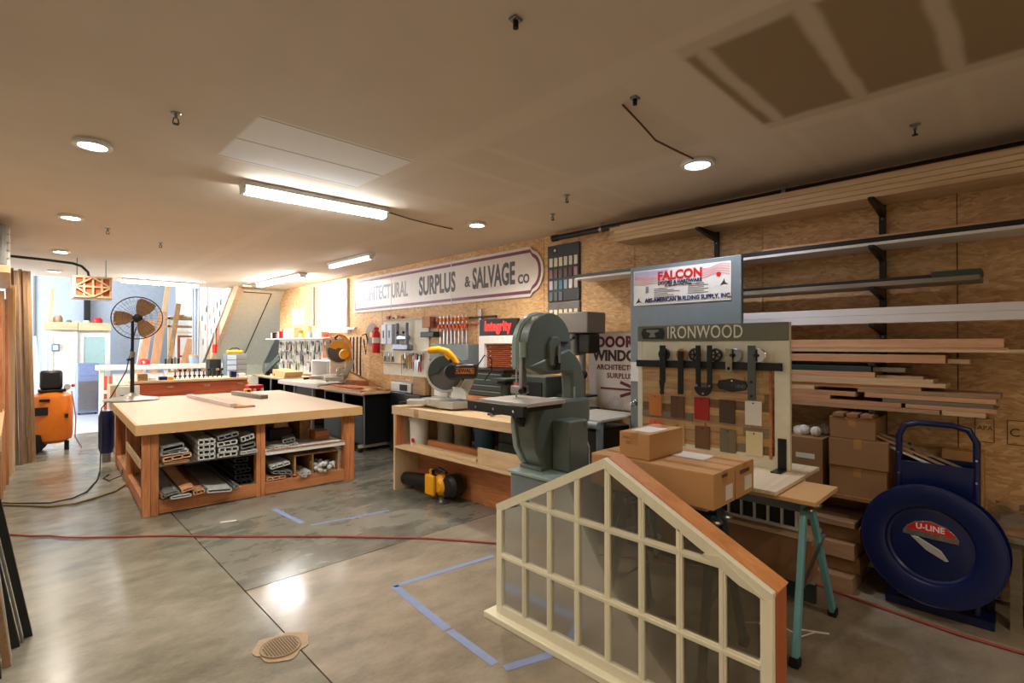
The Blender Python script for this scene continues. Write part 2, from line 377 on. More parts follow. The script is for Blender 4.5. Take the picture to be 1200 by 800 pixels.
# white pegboard panelling on the side of the stairs with things hung on it
pw = struct('wall_stair_side')
MB().prism([(12.3, 2.85), (12.15, 2.85), (14.9, 0.9), (15.9, .9), (15.9, 3.6), (12.9, 3.6)], Matrix(((0, 0, 1, 3.38), (1, 0, 0, 0), (0, 1, 0, 0), (0, 0, 0, 1))), .03).build('pegboard', M_white, pw, smooth=False)
hooks = ((12.9, 2.6), (13.2, 2.55), (13.5, 2.45), (13.0, 2.35), (13.4, 2.2), (13.8, 2.3), (14.1, 2.5), (13.7, 1.95), (14.2, 2.05), (14.5, 2.3), (14.4, 1.7), (14.8, 1.9))
for i, (y, z) in enumerate(hooks):
    h_ = thing('hung_tool', '%s dark hand tool on the white stair pegboard, counted from the opening inward' % ['first', 'second', 'third', 'fourth', 'fifth', 'sixth', 'seventh', 'eighth', 'ninth', 'tenth', 'eleventh', 'twelfth'][i], 'tool', (3.37, y, z-.09), 0, 'tools on the stair pegboard')
    MB().box(3.362, 3.379, y-.012, y+.012, z-.09, z+.02).build('grip', (M_iron, M_vin2, M_tan)[i % 3], h_, .004); MB().box(3.366, 3.379, y-.02, y+.02, z+.02, z+.06).build('tool_head', M_steel, h_, .003)

# ------------------------------------------------------------------ lights and things on the ceiling
def can(x, y, label, r=.075, E=None, energy=14, col=(1, .93, .83)):
    t = thing('recessed_light', label, 'ceiling light', (x, y, ZC-.03), 0, 'round lights let into the ceiling')
    MB().lathe([(r, 0), (r+.025, 0), (r+.028, .012), (r+.02, .03), (r, .03)], T(x, y, ZC-.03), 28, cap=False).build('trim_ring', M_white, t)
    MB().lathe([(r, .0), (.001, .0)], T(x, y, ZC-.015), 28, cap=False).build('lamp_lens', E or E_can, t)
    ld = bpy.data.lights.new('lamp', 'SPOT'); ld.energy = energy*7; ld.color = col; ld.spot_size = R(150); ld.spot_blend = .9; ld.shadow_soft_size = .07
    lo = bpy.data.objects.new('lamp', ld); COL.objects.link(lo); lo.location = (x, y, ZC-.06); return t
for x, y, l in ((.35, 4.11, 'warm round ceiling light nearest the camera above the open floor'), (.4, 6.58, 'second warm round light along the lumber side of the ceiling'),
             (.45, 9.09, 'third warm round light along the lumber side, just before the black hose'), (.5, 11.6, 'farthest small round light on the lumber side, behind the black hose'),
             (3.44, 4.04, 'warm round ceiling light above the long white salvage sign'), (3.5, 11.5, 'warm round ceiling light before the sloping stair underside')):
    can(x, y, l)
can(3.38, 1.62, 'bluish white round ceiling light with a cord running to it', .085, E_canb, 6, (.85, .88, 1))
for x, y, l in ((.4, 1.5, 'right before the camera side'), (.4, -.9, 'at the near lumber side'), (2.1, -1.2, 'in the middle of the near end')): can(x, y, 'added warm round fill light '+l, energy=7, col=(1, .8, .58))  # unseen cans added as warm fill from the camera end
def strip(x0, y0, x1, y1, label, E, w=.11, energy=0, tubes=2, z=ZC):
    t = thing('strip_light', label, 'ceiling light', ((x0+x1)/2, (y0+y1)/2, z-.09), 0, 'strip lights under the ceiling')
    d = Vector((x1-x0, y1-y0, 0)).normalized(); s = Vector((-d.y, d.x, 0))
    MB().bar((x0, y0, z-.02), (x1, y1, z-.02), w+.05, .04).build('housing', M_white, t, .006)
    for k in ((-1, 1) if tubes == 2 else (0,)):
        o = s*k*.03
        MB().tube([(x0+o.x+d.x*.03, y0+o.y+d.y*.03, z-.07), (x1+o.x-d.x*.03, y1+o.y-d.y*.03, z-.07)], .02, 12).build('fluorescent_tube', E, t)
    for (x, y, q) in ((x0, y0, 1), (x1, y1, -1)):
        MB().bar((x, y, z-.065), (x+d.x*q*.025, y+d.y*q*.025, z-.065), w, .05).build('end_cap', M_white, t, .004)
    return t
strip(1.26, 4.29, 2.49, 4.23, 'brightest twin tube strip light above the big work table', E_tube)
strip(1.44, 11.97, 2.73, 11.98, 'bright strip light above the far doorway behind the fan', E_tubef)
strip(3.56, 10.97, 3.61, 8.9, 'bright strip light running towards the stair underside above the tool wall', E_tubef)
strip(3.5, 7.59, 3.52, 6.35, 'dim slim strip light near the hazy end of the long sign', E_tube2, .07, tubes=1)
def sprinkler(x, y, label):
    t = thing('sprinkler_head', label, 'sprinkler', (x, y, ZC-.06), 0, 'fire sprinklers in the ceiling')
    MB().lathe([(.001, .06), (.027, .058), (.023, .052), (.009, .05), (.009, .025), (.001, .025)], T(x, y, ZC-.06), 16, cap=False).build('escutcheon', M_steel, t)
    MB().cyl((x, y, ZC-.064), (x, y, ZC-.06), .015, n=12).build('deflector', M_iron, t)
    MB().bar((x-.014, y, ZC-.06), (x-.01, y, ZC-.03), .005, .005).bar((x+.014, y, ZC-.06), (x+.01, y, ZC-.03), .005, .005).build('frame_arm', M_iron, t)
for x, y, l in ((.63, 3.27, 'sprinkler head just before the brightest round ceiling light'), (3.7, .47, 'sprinkler head over the lumber rack'),
                (.73, 7.02, 'sprinkler head over the open aisle beside the lumber boards'), (3.72, 3.24, 'sprinkler head above the coloured sample board'), (3.34, 2.75, 'sprinkler stub between the sign and the bluish round light'),
                (1.3, 7.54, 'tiny sprinkler head over the far half of the work table')): sprinkler(x, y, l)
for x, y, l in ((1.39, 1.4, 'small square steel bracket on the bare ceiling, the nearest one'), (2.27, 1.42, 'small square steel bracket at the end of the ceiling cord')):
    t = thing('ceiling_bracket', l, 'bracket', (x, y, ZC-.04))
    MB().box(x-.022, x+.022, y-.018, y+.018, ZC-.012, ZC).build('plate', M_steel, t, .003)
    MB().cyl((x, y, ZC-.04), (x, y, ZC-.01), .011).build('stud', M_iron, t)
tag(MB().tube([(2.28, 1.5, ZC-.01), (2.5, 1.53, ZC-.03), (2.75, 1.58, ZC-.04), (3.0, 1.58, ZC-.035), (3.3, 1.6, ZC-.01)], .006, 6).build('lamp_cord', M_print), 'thin brown cord strung across the ceiling to the bluish light', 'cord')
MB().tube([(2.5, 4.23, ZC-.02), (2.8, 4.28, ZC-.03), (3.1, 4.35, ZC-.02), (3.4, 4.4, ZC-.01)], .006, 6).build('lamp_cord', M_print, label='thin cord running from the brightest strip light toward the sign wall', cat='cord')
# black pipe under the ceiling along the wall
t = thing('black_pipe', 'long black pipe clamped under the ceiling above the lumber rack', 'pipe', (4.36, .7, 2.76))
MB().cyl((4.34, 3.75, 2.8), (4.34, -2.2, 2.8), .032, n=16).build('pipe_tube', M_black, t)
MB().cyl((4.34, 3.78, 2.8), (4.34, 3.7, 2.8), .037, n=16).build('pipe_cap', M_iron, t)
for y in (3.1, 1.35): MB().cyl((4.34, y, 2.8), (4.34, y+.03, 2.8), .038, n=16).bar((4.34, y+.015, 2.83), (4.34, y+.015, 2.87), .03, .006, (1, 0, 0)).build('pipe_clamp', M_steel, t)
# hose and unit heater with a wooden lattice
t = thing('unit_heater', 'hanging unit heater with a wooden lattice front at the end of the black hose', 'heater', (.82, 9.6, 2.26))
MB().box(.60, 1.05, 9.52, 9.85, 2.27, 2.6).build('casing', M_white, t, .01)
g = MB()
for k in range(5): x = .625+k*.1; g.box(x-.012, x+.012, 9.49, 9.52, 2.3, 2.59)
for z in (2.3, 2.445, 2.58): g.box(.61, 1.04, 9.488, 9.52, z-.012, z+.012)
g.bar((.62, 9.485, 2.44), (.82, 9.485, 2.58), .02, .02, (0, 1, 0)); g.bar((.82, 9.485, 2.58), (1.03, 9.485, 2.44), .02, .02, (0, 1, 0)); g.bar((.62, 9.485, 2.44), (.82, 9.485, 2.3), .02, .02, (0, 1, 0)); g.bar((.82, 9.485, 2.3), (1.03, 9.485, 2.44), .02, .02, (0, 1, 0))
g.build('lattice', M_pine, t)
MB().box(.62, 1.03, 9.51, 9.525, 2.3, 2.58).build('heater_core', M_redw, t)
for x in (.66, .99): MB().bar((x, 9.7, 2.6), (x, 9.7, 2.87), .012, .012, (1, 0, 0)).build('hanging_rod', M_steel, t)
MB().tube([(-.4, 9.5, 2.79), (0, 9.5, 2.785), (.35, 9.5, 2.775), (.6, 9.5, 2.76), (.7, 9.52, 2.73), (.77, 9.55, 2.66), (.79, 9.6, 2.59)], .018, 8).build('black_hose', M_black, label='black hose under the ceiling bending down into the lattice heater', cat='hose')

# ------------------------------------------------------------------ the long sign on the wall
def sgn(name, label, cat, y, z, x=XR, group=None): return thing(name, label, cat, (x, y, z), 0, group)
t = sgn('salvage_sign', 'long white wall sign with purple border reading architectural surplus and salvage', 'sign', 6.3, 2.2)
def signpoly(ins):
    r = .26-ins; yl, yr = 8.62, 4.16; zc = 2.485; hh = .3-ins; P = [(-(yl-ins), zc-hh), (-(yr+.05), zc-hh)]
    q = -(yr+.02)
    P += [(q, zc-hh+.045), (q+.03-ins*.2, zc-hh+.06)]
    for k in range(9): a = -PI/2*.8+PI*.8*k/8; P.append((q+.03+(.2-ins)*math.cos(a)-.05, zc+(hh-.06)*math.sin(a)/math.sin(PI*.4)))
    P += [(q+.03-ins*.2, zc+hh-.06), (q, zc+hh-.045), (-(yr+.05), zc+hh), (-(yl-ins), zc+hh)]
    return P
M0 = Matrix(((0, 0, -1, XR-.005), (-1, 0, 0, 0), (0, 1, 0, 0), (0, 0, 0, 1)))
M_sign = plain('sign_white', (232, 224, 218), .3, var=.04); M_purple = plain('sign_purple', (124, 66, 88), .4); M_signgrey = plain('sign_letters', (92, 90, 92), .5)
M_pale = plain('pale_hazed_print', (172, 174, 190), .5)  # lens haze put into the pale letter colour; an emblem shares it
MB().prism(signpoly(0), M0, .02).build('board', M_sign, t)
MB().prism(signpoly(.035), M0, .0215).build('border', M_purple, t)
MB().prism(signpoly(.075), M0, .023).build('panel', M_sign, t)
for y in (7.35, 5.75): MB().box(XR-.0305, XR-.02, y-.006, y+.006, 2.19, 2.78).build('panel_joint', M_white, t)
def stxt(s, y0, y1, z, size, mat, xs, bold=.006, tt=t): return text(s, size, Matrix(((0, 0, -1, XR-.0285), (-1, 0, 0, (y0+y1)/2), (0, 1, 0, z), (0, 0, 0, 1))), mat, tt, 'lettering', .0015, xs, bold)
stxt('ARCHITECT', 8.5, 7.35, 2.48, .33, M_pale, .62); stxt('URAL', 7.35, 6.85, 2.48, .34, plain('half_hazed', (150, 148, 152), .5), .58)  # haze over the far letters is put into their colour
stxt('SURPLUS', 6.6, 5.6, 2.48, .38, M_signgrey, .6, .012); stxt('&', 5.48, 5.3, 2.46, .2, M_signgrey, .9); stxt('SALVAGE', 5.25, 4.5, 2.48, .38, M_signgrey, .52, .012); stxt('CO', 4.42, 4.22, 2.4, .15, M_signgrey, .85)
# coloured sample board
t = sgn('sample_board', 'tall dark board of coloured finish samples in rows between sign and drill press', 'sample board', 3.7, 1.95)
MB().box(XR-.03, XR, 3.47, 3.93, 2.1, 2.74).build('panel', plain('charcoal_panel', (62, 66, 74), .5), t, .004)
MB().box(XR-.03, XR, 3.47, 3.93, 1.83, 2.09).build('lower_panel', M_steel, t, .004)
MB().cyl((XR-.03, 3.82, 2.68), (XR-.034, 3.82, 2.68), .035, n=20).build('round_logo', M_blue, t); MB().cyl((XR-.034, 3.815, 2.68), (XR-.036, 3.815, 2.68), .018, n=12).build('logo_mark', M_white, t)
rows = [(2.55, [(235, 228, 212), (226, 218, 190), (230, 226, 200), (224, 220, 206), (212, 206, 190), (228, 222, 204)]),
        (2.42, [(150, 110, 104), (112, 98, 84), (98, 90, 82), (104, 90, 80), (96, 60, 58), (158, 120, 120)]),
        (2.29, [(205, 185, 200), (130, 150, 140), (90, 130, 158), (150, 165, 190), (222, 222, 218), (196, 192, 190)]),
        (2.16, [(100, 108, 112), (92, 98, 100), (104, 104, 110)]), (1.96, [(226, 214, 180)]*6)]
for z, cs in rows:
    for k, c in enumerate(cs):
        y = 3.895-k*.072
        MB().box(XR-.04, XR-.03, y-.05, y, z-.055, z+.045).build('finish_chip', plain('chip_%d_%d_%d' % c, c, .4, var=.02), t, .002)
# integrity display
t = sgn('window_display', 'white window display stand with brown shutter and red lit sign above black toolbox', 'display', 4.5, 1.36, 4.2)
MB().box(4.19, 4.24, 4.2, 4.87, 1.72, 1.92).build('sign_box', M_black, t, .005)
text('Integrity', .17, wallM(4.535, 1.83, 4.188), E_red, t, 'lit_lettering', .003, .82, .006)
fr = MB(); 
for a, b, c, d in ((4.2, 4.87, 1.62, 1.715), (4.77, 4.87, 1.3, 1.62), (4.2, 4.26, 1.3, 1.62), (4.2, 4.87, 1.28, 1.32)): fr.box(4.18, 4.26, a, b, c, d)
fr.build('frame', M_primed, t, .004)
sl = MB()
for k in range(12): sl.bar((4.235, 4.77, 1.335+k*.024), (4.235, 4.26, 1.335+k*.024), .02, .006, (1, 0, 1))
sl.build('shutter_slats', M_redw, t)
for k in range(5):
    for y in (4.7, 4.33): MB().ball((4.225, y, 1.36+k*.055), .008, 8).build('stud', M_white, t)
# framed white sheet at the far wall end, given glow to make it bright
w = struct('bright_sheet', (XR, 9.5, 1.9))
MB().box(XR-.03, XR-.015, 8.93, 10.0, 1.93, 2.8).build('glow_sheet', E_sheet, w, smooth=False)
f = MB(); f.box(XR-.05, XR, 8.86, 8.93, 1.86, 2.84).box(XR-.05, XR, 10.0, 10.07, 1.86, 2.84).box(XR-.05, XR, 8.93, 10.0, 2.8, 2.84).box(XR-.06, XR, 8.8, 10.1, 1.84, 1.93)
f.build('outer_frame', M_white, w, .004)
MB().cyl((XR-.06, 8.5, 1.9), (XR-.06, 8.85, 1.9), .025).build('rolled_poster', M_white, label='rolled white paper sticking out beside the bright white sheet', cat='paper roll')
MB().box(XR-.02, XR, 10.9, 11.5, 2.05, 2.4).build('notice_board', M_white, label='small blank white notice board high on the wall end beside the stairs', cat='notice')
MB().box(XR-.04, XR, 10.35, 10.42, 2.0, 2.8).build('wall_strip', M_vin2, label='narrow grey strip standing on the wall next to the bright white sheet', cat='strip')

# DOORS WINDOWS sign leaning against the wall
t = sgn('doors_sign', 'white sign with maroon arrow reading doors and windows leaning behind the drill press', 'sign', 3.0, .98, 4.4)
MB().box(4.36, 4.385, 2.6, 3.3, .95, 1.73).build('board', M_sign, t, .003)
M_maroon = plain('sign_maroon', (112, 40, 56), .5)
text('DOORS', .15, wallM(2.94, 1.63, 4.358), M_maroon, t, xs=.95, bold=.006, sp=1.05); text('WINDOWS', .15, wallM(2.87, 1.49, 4.358), plain('sign_plum', (70, 44, 52), .5), t, xs=.95, bold=.006)
text('ARCHITECTURAL', .072, wallM(2.9, 1.375, 4.358), M_maroon, t, xs=.95, bold=.002, sp=1.1); text('SURPLUS', .072, wallM(2.91, 1.29, 4.358), M_maroon, t, bold=.002, sp=1.1)
MB().bar((4.357, 3.14, 1.16), (4.357, 2.7, 1.16), .006, .02).bar((4.357, 2.68, 1.16), (4.357, 2.9, 1.23), .006, .03).bar((4.357, 2.68, 1.16), (4.357, 2.9, 1.09), .006, .03).build('arrow', M_maroon, t)
MB().tube([(4.357, 2.95+.08*math.cos(a*PI/10), 1.02+.06*math.sin(a*PI/10)) for a in range(20)], .002, 4, True).tube([(4.357, 2.95+.05*math.cos(a*PI/10), 1.02+.04*math.sin(a*PI/10)) for a in range(20)], .002, 4, True).build('round_emblem', M_pale, t)

# ------------------------------------------------------------------ things on the floor
dr = thing('floor_drain', 'round slotted floor drain set in rough tan patch at the joint', 'drain', (1.02, 2.8, 0))
pts = []
for k in range(40):
    a = 2*PI*k/40; r = .135+.012*math.sin(3*a+1)+.008*math.sin(7*a)+random.uniform(-.004, .004); pts.append((1.03+r*math.cos(a), 2.8+r*math.sin(a)))
M_drain = plain('drain_mortar', (176, 152, 122), .8, bump=.5, scale=40)
MB().prism(pts, T(0, 0, .001), .004).build('mortar_patch', M_drain, dr)
MB().lathe([(.001, .002), (.092, .002), (.1, .008), (.1, .0)], T(1.02, 2.79, .005), 32).build('drain_cover', plain('drain_beige', (168, 148, 118), .5), dr)
for k in range(-6, 7):
    h = math.sqrt(.088**2-(k*.013)**2); MB().box(1.02+k*.013-.0025, 1.02+k*.013+.0025, 2.79-h, 2.79+h, .012, .0135).build('drain_slot', plain('slot_brown', (112, 92, 68), .8), dr)
MB().tube([(-.3, 6.35, .01), (0, 6.02, .01), (.12, 5.86, .01), (.23, 5.76, .01), (.33, 5.6, .012), (.43, 5.51, .01), (.6, 5.36, .01), (.95, 5.06, .01), (1.2, 4.79, .01), (1.45, 4.54, .01), (1.7, 4.3, .01), (1.96, 4.04, .01), (2.2, 3.78, .01), (2.45, 3.51, .01), (2.62, 3.27, .01), (2.78, 3.04, .01), (3.1, 2.5, .01), (3.45, 1.9, .01), (3.7, 1.35, .01), (3.83, 1.0, .01), (3.79, .79, .01), (3.76, .53, .01), (3.73, .3, .01), (3.74, .03, .01), (3.74, -.6, .01)], .0075, 6).build('extension_cord', M_cord, label='long red-brown extension cord lying across the whole concrete floor', cat='cord')
MB().tube([(-.2, 7.5, .01), (0, 7.2, .01), (.28, 6.95, .01), (.45, 7.0, .01), (.58, 7.2, .01), (.72, 7.75, .01), (.8, 8.3, .02), (.84, 8.62, .3), (.86, 8.8, .75), (.96, 8.78, .9), (1.1, 8.6, 1.25), (1.15, 8.52, 1.6), (1.19, 8.47, 1.85)], .007, 6).build('fan_cord', M_blackr, label='thin black cord rising from the floor to the pedestal fan', cat='cord')
MB().tube([(-.2, 7.35, .012), (0, 7.12, .012), (.27, 6.8, .012), (.45, 6.74, .012), (.6, 6.83, .012), (.8, 7.0, .012), (1.0, 7.4, .012)], .011, 6).build('air_hose', M_hose, label='olive air hose curving over the floor to the table corner', cat='hose')
MB().tube([(.86, 8.0, .01), (.78, 7.8, .01), (.82, 7.6, .012), (.93, 7.55, .06), (.95, 7.7, .1)], .006, 6).build('cord_loop', M_blackr, label='short loop of black cord on the floor behind the table leg', cat='cord')
for k, (p, q, l) in enumerate((((1.83, 5.2), (1.87, 4.62), 'short strip of blue tape by the table, pointing at its middle leg'), ((1.9, 4.5), (2.62, 4.38), 'broken strip of blue tape on the floor before the miter saw bench'),
                ((1.82, 2.98), (2.62, 2.88), 'blue tape strip running from the tape corner toward the gable window'), ((1.82, 2.98), (1.76, 2.32), 'wide blue tape strip leading from the tape corner toward the window sill'),
                ((1.76, 2.3), (1.74, 1.9), 'blue tape piece between the long tape strip and the sill'), ((1.75, 1.84), (2.05, 1.74), 'last short blue tape piece beside the window sill'))):
    w = (.05, .035, .045, .055, .05, .05)[k]
    MB().bar((p[0], p[1], .001), (q[0], q[1], .001), w, .0012).build('painters_tape', M_tapeblue, label=l, cat='tape', group='blue tape marks on the concrete')
MB().tube([(3.02, 1.18, .004), (3.08, 1.12, .004), (3.05, 1.04, .004), (3.13, 1.0, .004), (3.1, .9, .004), (3.2, .86, .004), (3.24, .8, .004), (3.17, .93, .004)], .004, 5).build('paper_scrap', M_paper, label='curly scrap of string on the floor in front of the blue cart', cat='scrap')
for p, l in (((1.35, 5.15), 'pale paint scrape on the floor before the big table'),):
    MB().bar((p[0], p[1], .001), (p[0]+.12, p[1]-.04, .001), .03, .001).build('floor_scrap', M_paper, label='pale splinter of wood on the floor before the big table', cat='scrap')

# ------------------------------------------------------------------ big work table
A1 = R(-2.5); F1 = T(.82, 5.72, 0, A1)
t = thing('work_table', 'big square work table with thick pale top and open shelves full of profiles', 'table', (.82, 5.72, 0), A1)
M = lambda: MB(F1)
M().box(0, 2.15, 0, 3.0, .83, .87).build('tabletop', M_mdf, t, .003)
M().box(-.0, 2.15, -.02, 0, .775, .87).build('fascia', M_mdfe, t); M().box(-.02, 0, -.02, 3.0, .775, .87).build('fascia', M_mdfe, t); M().box(2.15, 2.17, -.02, 3.0, .775, .87).build('fascia', M_mdfe, t)
for x in (.04, 1.02, 1.98):
    for y in (.06, 1.45, 2.8):
        w = .13 if x != 1.02 else .09
        for q in (0, 1): M().box(x+q*w/2, x+(q+1)*w/2-.002, y, y+.09, 0, .83).build('leg', M_firZ, t, .003)
for a, b in ((.17, 1.02), (1.11, 1.98)): M().box(a, b, .06, .1, .01, .14).build('bottom_rail', M_firX, t, .003)
M().box(.05, .09, .15, 2.8, .02, .14).build('side_rail', M_fir, t, .003); M().box(2.06, 2.1, .15, 2.8, .02, .14).build('side_rail', M_fir, t, .003)
M().box(.17, 1.02, .04, 2.8, .455, .48).build('shelf', M_grwood, t); M().box(1.11, 1.98, .04, 2.8, .43, .475).build('shelf', M_white, t); M().box(1.11, 1.98, .03, .04, .475, .485).build('shelf_lip', M_firX, t)
M().box(.09, 2.06, .1, 2.8, .12, .145).build('bottom_shelf', M_oak, t)
M().box(.03, .045, .15, 1.4, .44, .52).build('shelf_side_rail', M_pine, t)
for x in (.17, 1.11): M().box(x, x+.05, 2.4, 2.44, .14, .83).build('rear_post', M_firZ, t)
M().box(.17, 1.98, 1.9, 1.92, .15, .83).build('rear_panel', M_blackr, t)
# window profiles on the shelves
def prof(x, y, z, w, h, L, a, mat, name, label, group, kind=0, rz=0):
    """a hollow extruded frame profile: outer shell with a groove in its end"""
    m = MB(F1 @ T(x, y, z, rz) @ Matrix.Rotation(a, 4, 'Y')); th = .012
    m.box(0, w, 0, L, 0, th*.7).box(0, w, 0, L, h-th*.7, h).box(0, th, 0, L, 0, h).box(w-th, w, 0, L, 0, h)
    if kind: m.box(w*.3, w*.36, .0, L, 0, h).box(w*.64, w*.7, 0, L, 0, h)
    o = m.build(name, mat, None, label=label, cat='profile', group=group)
    return o
G1 = 'window profiles on the upper left shelf of the work table'
n = 0
where = 'lying on the upper table shelf'
for k in range(4): prof(.47, -.03, .482+k*.05, .15, .046, 1.7, 0, M_vinyl, 'vinyl_profile', 'white hollow profile, %s from the bottom of the tidy four-high stack' % ORD[k], G1, 1)
for k in range(3): prof(.64+.01*(k % 2), -.02, .482+k*.052, .18, .046, 1.6, R((0, 2, -5)[k]), M_vinyl, 'vinyl_profile', 'white grooved profile, %s from the bottom of the sloping pile beside the tidy stack' % ORD[k], G1, 1)
prof(.645, -.03, .652, .19, .04, 1.6, R(-10), M_vin2, 'vinyl_profile', 'grey capped profile tilted on top of the sloping pile', G1, 1)
prof(.20, -.02, .482, .2, .025, 1.6, 0, M_peachZ, 'wood_profile', 'thin wooden strip lowest at the corner of the upper table shelf', G1)
prof(.19, -.03, .51, .23, .04, 1.6, R(-5), M_peachZ, 'wood_profile', 'wood and white vinyl profile in the middle of the corner pile', G1, 1)
prof(.175, -.02, .565, .22, .03, 1.6, R(-3), M_vinyl, 'vinyl_profile', 'white lip profile over the wooden strips of the corner pile', G1, 1)
prof(.18, -.04, .60, .18, .045, 1.6, R(-8), M_vin2, 'vinyl_profile', 'smoky grey profile crowning the corner pile', G1)
prof(.85, -.02, .482, .16, .03, 1.6, R(-3), M_vinyl, 'vinyl_profile', 'flat white profile lying against the middle table leg', G1, 1)
prof(.86, .0, .53, .14, .045, 1.6, R(-9), M_vin2, 'vinyl_profile', 'grey and black profile above the flat one at the middle leg', G1)
prof(.87, .03, .60, .13, .05, 1.6, R(-14), M_vinyl, 'vinyl_profile', 'short white clip profile at the top by the middle leg', G1, 1)
G2 = 'window profiles on the lower left shelf of the work table'
for k, (x, z, w, h, a, mt, l) in enumerate(((.25, .147, .17, .03, 0, M_vinyl, 'white profile at the bottom of the low corner heap'), (.20, .182, .12, .03, -10, M_vin2, 'grey grooved profile leaning in the low corner heap'),
        (.34, .192, .11, .03, -12, M_peachZ, 'wooden bead leaning in the low corner heap'), (.435, .15, .1, .04, -5, M_peachZ, 'pale rounded wooden bead beside the low corner heap'),
        (.55, .15, .22, .035, 6, M_vinyl, 'wide pale grey profile sloping on the low shelf'), (.785, .15, .05, .04, 0, M_vin2, 'grey flat profile on the low shelf beside the black ones'),
        (.19, .15, .07, .04, -24, M_tan, 'brown strip leaning in the lowest table corner'))):
    prof(x, -.02 if k != 6 else .02, z, w, h, 1.7, R(a), mt, 'low_profile', l, G2, k % 2)
for k in range(5): prof(.84-.01*(k % 2), .1+.02*k, .146+k*.055, .15-.02*(k > 2), .045, 1.5, R((-2, 3, -4, 5, 0)[k]), M_black, 'black_profile', 'black hollow profile, %s from the bottom of the dark pile by the middle leg' % ORD[k], 'black profiles by the middle table leg', 1)
M().box(.18, .8, 1.72, 1.88, .15, .4).build('dark_crate', M_blackr, None, label='dark crate deep under the work table behind the profiles', cat='crate')
MB(F1).box(.5, .72, .9, 1.15, .25, .38).build('blue_case', M_blue, None, .01, label='blue case deep on the low table shelf', cat='case')
# right bays
G3 = 'odds on the upper right shelf of the work table'
prof(1.2, .06, .478, .16, .03, .3, 0, M_vinyl, 'profile_offcut', 'flat pale profile offcut beside the middle leg on the white shelf', G3, 1, R(20)); prof(1.3, .1, .52, .13, .04, .25, R(-10), M_vin2, 'profile_offcut', 'grey corner offcut heaped on the white table shelf', G3, 1, R(-15))
prof(1.35, .07, .478, .14, .035, .25, 0, M_vinyl, 'profile_offcut', 'white bracket shaped offcut on the white table shelf', G3, 1, R(30))
M().box(1.36, 1.52, .6, .8, .63, .78).box(1.35, 1.53, .59, .81, .625, .635).build('small_carton', M_pine, None, .004, label='pale wooden box raised in the dark of the upper right table bay', cat='box')
M().box(1.3, 1.55, .58, .85, .478, .62).build('black_box', M_black, None, .006, label='black box under the pale wooden box in the table bay', cat='box')
M().box(1.73, 1.9, .3, .5, .478, .58).build('orange_block', M_firX, None, .004, label='orange-brown wood block on the white table shelf near the right leg', cat='wood block')
M().box(1.62, 1.72, .5, 1.2, .478, .76).build('dark_board', M_oak, None, .003, label='dark board standing on edge behind the wood block', cat='board')
t2 = thing('open_wood_box', 'dark brown wooden box lying open on the lower right table shelf', 'box', tuple(F1 @ Vector((1.45, .2, .146))), A1)
for a in ((1.42, 1.94, .1, .9, .36, .375), (1.42, 1.44, .1, .9, .146, .36), (1.92, 1.94, .1, .9, .146, .36), (1.44, 1.92, .88, .9, .146, .36), (1.62, 1.635, .1, .88, .146, .36)):
    M().box(*a).build('panel', M_oak, t2)
G4 = 'white sacks and strips on the lower right shelf'
bl = MB()
for k in range(40):
    x, y, z = random.uniform(1.66, 1.9), random.uniform(.02, .35), random.uniform(.0, 1)
    p = F1 @ Vector((x, y, .165+z*.11*(1-(x-1.66)*2.5))); bl.ball(p, random.uniform(.015, .03), 7)
bl.build('foam_offcuts', M_vinyl, None, kind='stuff', label='heap of crumpled white foam offcuts spilling from the open wooden box', cat='offcuts')
for k, (x, z, a, mt, l) in enumerate(((1.47, .147, 20, M_vinyl, 'first small white clip inside the open wooden box'), (1.53, .147, -18, M_vinyl, 'second small white clip inside the open wooden box'),
    (1.16, .27, -8, M_vinyl, 'white slanted profile on top of the heap left of the open box'), (1.18, .22, 10, M_vin2, 'grey slanted profile in the heap left of the open box'), (1.12, .15, 0, M_peachZ, 'peach coloured strip under the heap left of the open box'), (1.25, .15, 6, M_firX, 'red-brown strip under the heap left of the open box'))):
    w = .06 if k < 2 else .2
    prof(x, .02+.01*k, z, w, .035, .5, R(a), mt, 'shelf_offcut', l, G4, 1)
# things on top of the work table
t2 = thing('moulding_bundle', 'long pinkish wooden moulding piece lying across the pale table top', 'moulding', (1.75, 7.2, .87))
MB().bar((1.78, 8.32, .892), (1.86, 6.6, .892), .07, .042).build('moulding_rail', plain('pink_primer', (208, 186, 182), .6), t2, .002)
MB().bar((1.84, 8.32, .88), (1.92, 6.56, .88), .05, .02).build('moulding_lip', M_peach, t2, .002)
MB().bar((1.93, 8.3, .88), (2.02, 6.55, .88), .1, .018).build('flat_board', M_pine, None, .002, label='flat pale board lying beside the pink moulding on the table', cat='board')
MB().bar((2.36, 8.3, .897), (2.46, 7.35, .897), .1, .052).build('grey_plank', M_grwood, None, .003, label='short weathered grey plank with dark end on the table top', cat='plank')
MB().box(1.84, 2.06, 6.46, 6.52, .87, .89).build('orange_offcut', M_firX, None, .002, label='small orange offcut at the end of the pale board on the table', cat='offcut')

